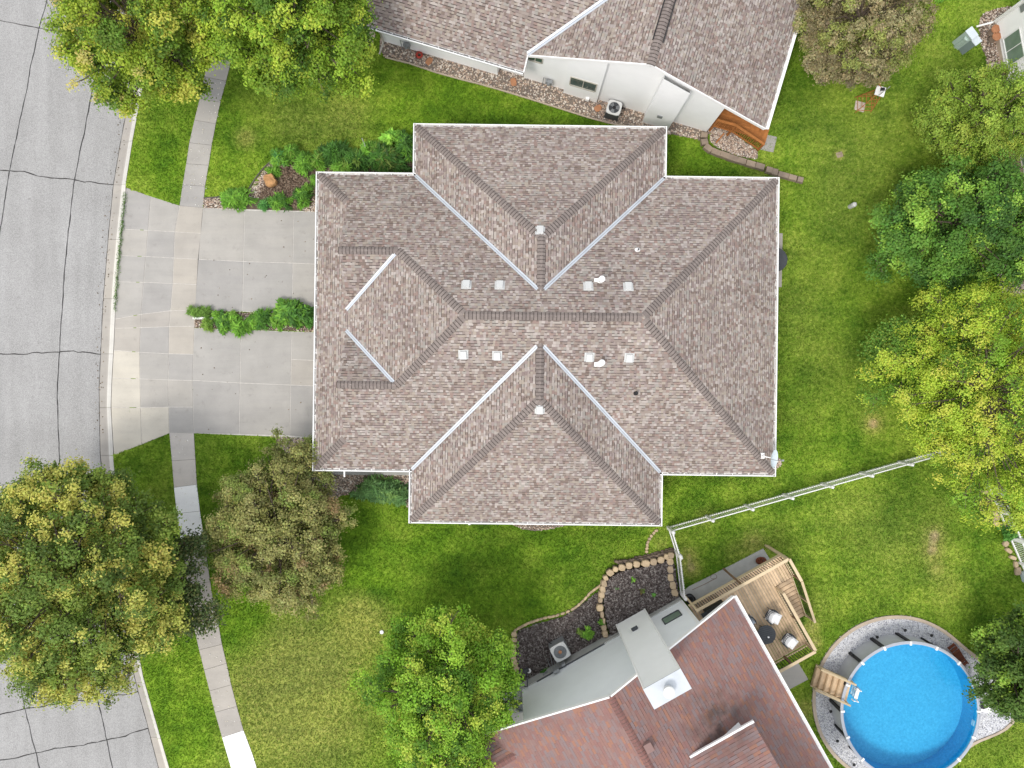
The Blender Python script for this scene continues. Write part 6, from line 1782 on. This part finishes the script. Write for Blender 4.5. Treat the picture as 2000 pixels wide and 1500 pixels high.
loc = [o for o in bpy.data.objects if o.name.startswith('honey_locust_tree')][0]
bl = []
for a, b_ in (((1696, 692), (1800, 700)), ((1712, 718), (1800, 735)), ((1705, 668), (1800, 668)), ((1725, 652), (1800, 690)), ((1720, 735), (1800, 750)), ((1740, 640), (1810, 650))):
    for t_ in np.linspace(0, 1, 12): q = P(a[0] + (b_[0] - a[0]) * t_, a[1] + (b_[1] - a[1]) * t_ + random.uniform(-5, 5), 3.4 + .7 * t_ + random.uniform(-.25, .25)); bl.append(tuple(q))
spray(loc, bl, 9000, .11, [(.15, .30, .045), (.20, .36, .055), (.10, .22, .03), (.28, .38, .06)], 56, .24)
m = MB()
for k in range(0, len(bl), 12): m.tube([Vector(bl[k + 11]) + Vector((1.6, 0, .2)), Vector(bl[k + 11]), Vector(bl[k])], [.05, .03, .008], 5)
m.build('boughs', MAT['bark'], loc)

# ================================================================== shrubs and plants
def blades(name, label, u, v, rx, ry, h, pal, n, seed, size=.10, cat='plant', width=.16, group=None, arch=.7):
    """mound of thin arching leaves"""
    g = np.random.default_rng(seed); c = P(u, v); k = HC / FP; t = empty(name, c, label, cat, group)
    n = int(n * .6); size = size * 1.5
    # leaves gather along shoots of uneven length
    ns = max(14, n // 38); sa = g.uniform(0, 2 * np.pi, ns); sl = g.uniform(.35, 1.2, ns); si = g.integers(0, ns, n)
    a = sa[si] + g.normal(0, .16, n); r = sl[si] * g.random(n) ** .6
    X = c.x + rx * k * r * np.cos(a) * (1 + .18 * np.sin(3 * a + seed)); Y = c.y + ry * k * r * np.sin(a) * (1 + .18 * np.sin(2 * a + seed))
    Z = h * np.clip(1.02 - .7 * (r / 1.1) ** 2, .12, 1) * (.55 + .45 * (sl[si] * 7 % 1)) * g.uniform(.7, 1.05, n)
    T = np.stack([np.cos(a) * r + g.normal(0, .6, n), np.sin(a) * r + g.normal(0, .6, n), g.uniform(-.2, arch, n)], 1); T /= np.linalg.norm(T, axis=1, keepdims=True)
    S = np.cross(T, np.array([0, 0, 1.0]) + g.normal(0, .25, (n, 3))); S /= np.linalg.norm(S, axis=1, keepdims=True)
    C = np.stack([X, Y, Z], 1); s = (size * g.uniform(.6, 1.5, n))[:, None]; w = s * width
    V = np.stack([C - T * s, C + S * w, C + T * s - np.array([0, 0, .25]) * s, C - S * w], 1).reshape(-1, 3)
    pc = np.array(pal) * 1.55; col = pc[g.integers(0, len(pc), ns)][si] * g.uniform(.65, 1.35, (n, 1))
    me = np_mesh('foliage', V, np.arange(n * 4).reshape(-1, 4), MAT['needle']); set_point_color(me, np.repeat(col, 4, axis=0)); link('foliage', me, t)
    m = MB()
    for i in range(10):
        an = g.uniform(0, 6.28); rr = g.uniform(.1, .7); m.tube([c, c + Vector((rx * k * rr * .5 * math.cos(an), ry * k * rr * .5 * math.sin(an), h * .5)), c + Vector((rx * k * rr * math.cos(an), ry * k * rr * math.sin(an), h * .75))], .008, 4)
    m.build('stems', MAT['bark'], t)
    return t
GF = [(.12, .26, .03), (.16, .31, .04), (.09, .20, .028)]
GD = [(.06, .15, .028), (.08, .19, .03), (.045, .11, .022)]
GB = [(.07, .20, .05), (.10, .25, .06)]
blades('cosmos_plant', 'feathery green plant spilling over the driveway at the left of the upper bed', 465, 392, 32, 22, .75, GF, 3600, 1)
blades('cosmos_plant', 'feathery green plant at the top left of the upper bed above the boulder', 552, 312, 22, 19, .7, GF + GB, 2600, 2)
blades('cosmos_plant', 'bright feathery plant at the top of the upper bed beside the mulch', 597, 322, 17, 22, .7, GF, 2400, 3)
blades('low_plant', 'small green plant just left of the orange boulder', 534, 336, 12, 9, .4, GF, 700, 4)
blades('cosmos_plant', 'feathery plant below the boulder at the driveway edge', 548, 396, 25, 14, .55, GF + GD, 2200, 5)
blades('cosmos_plant', 'dark feathery plant at the driveway edge right of the mulch', 594, 384, 16, 20, .6, GD + GF, 1900, 6)
blades('low_plant', 'low grey green plant below the boulder, left of its neighbours', 520, 400, 14, 10, .4, GB, 700, 61)
blades('grass_plant', 'tall grassy clump along the upper bed edge near the garage roof', 655, 303, 30, 20, .8, GD, 3000, 7, .16)
blades('grass_plant', 'wild grassy clump in the upper bed left of the pale stake', 700, 318, 34, 20, .8, GD + [(.14, .22, .04)], 3400, 8, .17)
blades('grass_plant', 'wild grassy clump between the stake and the wing gutter', 750, 312, 34, 26, .9, GD + [(.13, .18, .04)], 3800, 9, .18)
blades('grass_plant', 'tall grass tuft against the wing gutter of the centre house', 795, 290, 17, 22, .9, GD + GF, 1900, 10, .18)
blades('leafy_weed', 'bright leafy plant at the top right of the upper bed', 769, 276, 20, 15, 1.0, [(.19, .37, .05), (.24, .42, .06), (.13, .28, .04)], 900, 11, .13, width=.34)
blades('leafy_weed', 'bright leafy plant beside the pale stake in the upper bed', 716, 300, 11, 14, .8, [(.19, .37, .05), (.15, .31, .04)], 500, 12, .12, width=.34)
blades('low_plant', 'dark low plant at the bottom right of the upper bed by the gutter', 770, 332, 30, 10, .5, GD, 1500, 13)
blades('low_plant', 'green plant under the left gutter corner beside the mulch', 617, 352, 8, 12, .5, GF, 500, 14)
# planter strip
blades('grass_plant', 'thin grassy plant at the left end of the planting strip', 382, 609, 13, 9, .5, [(.13, .23, .04), (.10, .18, .035)], 650, 15, .13, width=.10)
blades('grass_plant', 'thin grassy plant second from the left end of the planting strip', 405, 609, 11, 10, .5, [(.11, .20, .035), (.09, .16, .03)], 700, 16, .12, width=.10)
blades('grass_plant', 'upright green plant below the white downspout end in the planting strip', 409, 632, 10, 13, .5, [(.11, .22, .035), (.15, .24, .04)], 800, 17, .12, width=.12)
blades('leafy_plant', 'leafy green plant left of the middle of the planting strip', 441, 628, 16, 19, .6, GF + GD, 1500, 18, .10, width=.3)
blades('leafy_plant', 'bright arching plant hanging over the lower driveway from the planting strip', 475, 638, 19, 20, .65, GF, 1900, 19, .13, width=.16)
blades('leafy_plant', 'fountain shaped green plant right of the middle of the planting strip', 515, 624, 15, 22, .65, GD + GF, 1700, 20, .14, width=.14)
blades('leafy_shrub', 'wide leafy bush with reddish top at the garage end of the planting strip', 573, 612, 34, 27, .9, GF + GD + [(.11, .22, .03)], 4800, 21, .10, width=.32, cat='shrub')
blades('leafy_plant', 'dark leafy plant against the garage gutter in the planting strip', 606, 620, 13, 18, .6, GD, 1200, 211, .10, width=.32)
for k_, (u_, v_, rx_, ry_, lb_) in enumerate(((428, 618, 9, 9, 'tiny bright sprig left of the leafy plant in the planting strip'), (458, 622, 11, 13, 'bright sprig between the leafy plant and the arching plant in the strip'), (496, 630, 11, 12, 'bright sprig between the arching plant and the fountain plant in the strip'), (540, 626, 14, 17, 'loose bright plant between the fountain plant and the garage end bush'))):
    blades('leafy_plant', lb_, u_, v_, rx_, ry_, .5, GF + [(.17, .30, .05)], 900, 70 + k_, .10, width=.24)
for k_, (u_, v_, rx_, ry_, lb_) in enumerate(((626, 318, 14, 14, 'soft bright plant above the left gutter corner in the upper bed'), (678, 332, 22, 10, 'low wispy plant right above the garage gutter in the upper bed'), (735, 296, 16, 14, 'wispy yellow green plant between the stake and the bright leafy plant'), (575, 300, 12, 9, 'light sprig on the lawn edge of the upper bed'))):
    blades('grass_plant', lb_, u_, v_, rx_, ry_, .7, GF + [(.18, .27, .05)], 1500, 80 + k_, .15, width=.13)
# below the garage
blades('flower_bush', 'dense blue green perennial bush left of the lower wing', 746, 955, 52, 23, .75, [(.085, .175, .055), (.115, .215, .068), (.065, .135, .045), (.14, .235, .065)], 6500, 22, .11, width=.26, cat='shrub')
blades('flower_bush', 'small blue green perennial right below the dense bush', 783, 972, 16, 14, .6, [(.085, .175, .055), (.115, .215, .068)], 1100, 23, .11, width=.26, cat='shrub')
def hosta(u, v, r, label, seed):
    g = random.Random(seed); c = P(u, v); t = empty('hosta_plant', c, label, 'plant')
    for i in range(46):
        a = i * 2.4; tier = i / 46; L = r * HC / FP * (1.0 - .6 * tier); h = .2 + .3 * tier; w = .055
        d = Vector((math.cos(a), math.sin(a), 0)); s = Vector((-d.y, d.x, 0)); m = MB(); pts = [(0.15, .6, 0.1), (.45, 1.0, 1.0), (.75, .8, .95), (1.0, .0, .55)]
        prev = None
        for t_, w_, z_ in pts:
            q = c + d * (L * t_) + UP * (h * z_ + .05); row = (q - s * (w * w_), q + UP * -.012, q + s * (w * w_))
            if prev:
                m.face([prev[0], prev[1], row[1], row[0]], 0 if i % 3 else 1); m.face([prev[1], prev[2], row[2], row[1]], 1 if i % 2 else 0)
            prev = row
        m.build('leaf', [MAT['hosta'], MAT['hosta_edge']], t)
MAT['hosta'] = M_plain('hosta leaf', (.10, .17, .06), .6, .2, 9); MAT['hosta_edge'] = M_plain('hosta leaf margin', (.38, .43, .25), .6, .1, 9)
hosta(592, 935, 21, 'variegated hosta with pale leaf edges between the crabapple and the garage corner', 4)
hosta(580, 940, 14, 'smaller hosta half under the crabapple crown', 5)
# beds at the red roofed house
blades('low_plant', 'silvery green plant in the raised mulch bed', 1203, 1147, 18, 15, .45, [(.11, .19, .075), (.14, .24, .09), (.10, .22, .05)], 1300, 30, .07, width=.35, cat='plant').location.z = .0
blades('low_plant', 'small bright sprout near the stone wall top in the raised bed', 1233, 1128, 8, 7, .55, GF, 420, 31, .06, width=.35)
blades('low_plant', 'brownish small plant in the middle of the raised bed', 1251, 1150, 9, 8, .55, [(.10, .10, .035), (.12, .08, .03), (.10, .15, .03)], 420, 32, .06, width=.35)
blades('low_plant', 'small green sprout at the right of the raised bed', 1274, 1157, 7, 7, .55, GB + GF, 300, 33, .06, width=.35)
blades('leafy_weed', 'round bright green plant in the low mulch bed', 1146, 1234, 10, 11, .5, GF, 900, 34, .08, width=.35)
blades('leafy_weed', 'yellow green sprig left of the round plant in the low mulch bed', 1133, 1234, 6, 8, .3, [(.16, .24, .05)], 220, 35, .07, width=.3)
blades('leafy_weed', 'green weed growing out of the stone wall', 1175, 1212, 5, 7, .5, GF, 260, 36, .06, width=.35)
blades('leafy_weed', 'green weed at the house wall in the low mulch bed', 1062, 1310, 8, 6, .35, GD, 260, 37, .07, width=.3)
blades('bush', 'dark green creeper covering the right fence gap', 1964, 1036, 17, 14, .95, [(.06, .16, .03), (.09, .22, .04)], 1600, 38, .11, width=.4, cat='shrub')
blades('bush', 'dark brown shrub in the rock bed at the right edge', 1980, 534, 22, 16, .7, [(.09, .075, .03), (.13, .10, .04), (.06, .06, .025)], 2200, 39, .10, width=.3, cat='shrub')
blades('leafy_weed', 'light green sprig at the top edge right of the plum tree', 1832, 2, 11, 6, .5, GF, 420, 40, .09, width=.3)
blades('ornamental_grass', 'rusty brown grass tuft in the rock below the garage', 588, 885, 12, 13, .4, [(.20, .11, .05), (.15, .12, .04)], 700, 41, .10, width=.1)
# weeds in the curb joint
cw = empty('curb_weeds', P(236, 480), 'green weeds growing along the joint between curb and driveway', 'weeds', kind='stuff')
g_ = np.random.default_rng(5); nw = 1500
vv = np.clip(375 + g_.beta(1.2, 1.3, nw) * 235, 370, 612); uu = np.array([cbx(q) for q in vv]) + g_.normal(1.2, 1.5, nw) * (.5 + np.abs(np.sin(vv * .11)))
Cw = np.stack([(uu - 1000) * HC / FP, (750 - vv) * HC / FP, g_.uniform(-.04, .10, nw)], 1)
V, F, CC = leaf_cloud(Cw, g_.normal(size=(nw, 3)) * .6 + np.array([0, 0, .8]), .06, np.array(GF + GD)[g_.integers(0, 6, nw)], .4)
me = np_mesh('weeds', V, F, MAT['leaf']); set_point_color(me, CC); link('weeds', me, cw)

MAT['petal'] = M_island('fallen petals', [(.75, .72, .62), (.68, .62, .50), (.80, .78, .74)])
MAT['litter'] = M_island('dead leaves', [(.16, .11, .06), (.24, .17, .09), (.11, .085, .05)])
for poly_, n_ in (([PX(*q) for q in ((399, 150), (442, 159), (397, 406), (351, 402))], 90), ([PX(*q) for q in ((331, 845), (379, 846), (398, 1040), (350, 1040))], 40), ([PX(*q) for q in ((395, 1240), (430, 1230), (476, 1426), (434, 1440))], 40)):
    scatter('petals', poly_, n_, .028, 'petal', z=.036, flat=.25, parent=sidewalk)
scatter('leaf_litter', [PX(*q) for q in ((390, 420), (620, 420), (620, 605), (385, 600))], 22, .028, 'litter', z=.036, flat=.2, parent=driveway)
scatter('leaf_litter', [PX(*q) for q in ((385, 655), (620, 655), (615, 850), (380, 840))], 22, .028, 'litter', z=.036, flat=.2, parent=driveway)
scatter('leaf_litter', [PX(cfx(y) - 14, y) for y in range(200, 880, 40)] + [PX(cfx(y) + 8, y) for y in range(860, 180, -40)], 150, .026, 'litter', z=-.088, flat=.2, parent=curb)

# ================================================================== grass blades over the lawn
def grass(n, seed):
    g = np.random.default_rng(seed)
    X = g.uniform(-23.5, 28.5, n); Y = g.uniform(-21.5, 21.5, n)
    ok = (np.abs(X) < 28) & (X * 0 == 0)
    for poly in HARD: ok &= ~pip(poly, X, Y)
    ok &= ground_z(X, Y) > -.1
    u = X / HC * FP + 1000; v = 750 - Y / HC * FP
    ok &= u > np.interp(v, cb_y, cb_x) + 1.5
    X, Y = X[ok], Y[ok]; k = len(X)
    d = dryness(X, Y)
    a = g.uniform(0, 2 * np.pi, k); lean = g.uniform(.25, 1.1, k); h = g.uniform(.04, .10, k); w = g.uniform(.012, .036, k)
    dx, dy = np.cos(a), np.sin(a)
    B0 = np.stack([X - dy * w, Y + dx * w, np.zeros(k)], 1); B1 = np.stack([X + dy * w, Y - dx * w, np.zeros(k)], 1)
    T = np.stack([X + dx * h * lean, Y + dy * h * lean, h], 1)
    V = np.stack([B0, B1, T], 1).reshape(-1, 3)
    me = np_mesh('grass_blades', V, np.arange(k * 3).reshape(-1, 3), MAT['grass'])
    set_point_float(me, 'dry', np.repeat(d, 3))
    return tag(link('grass_blades', me), 'short grass blades of the lawns', 'grass', kind='stuff')
grass(900000, 9)
print('objects', len(bpy.data.objects), 'tris', sum(len(p.vertices) - 2 for me in {o.data for o in bpy.data.objects if o.type == 'MESH'} for p in me.polygons))
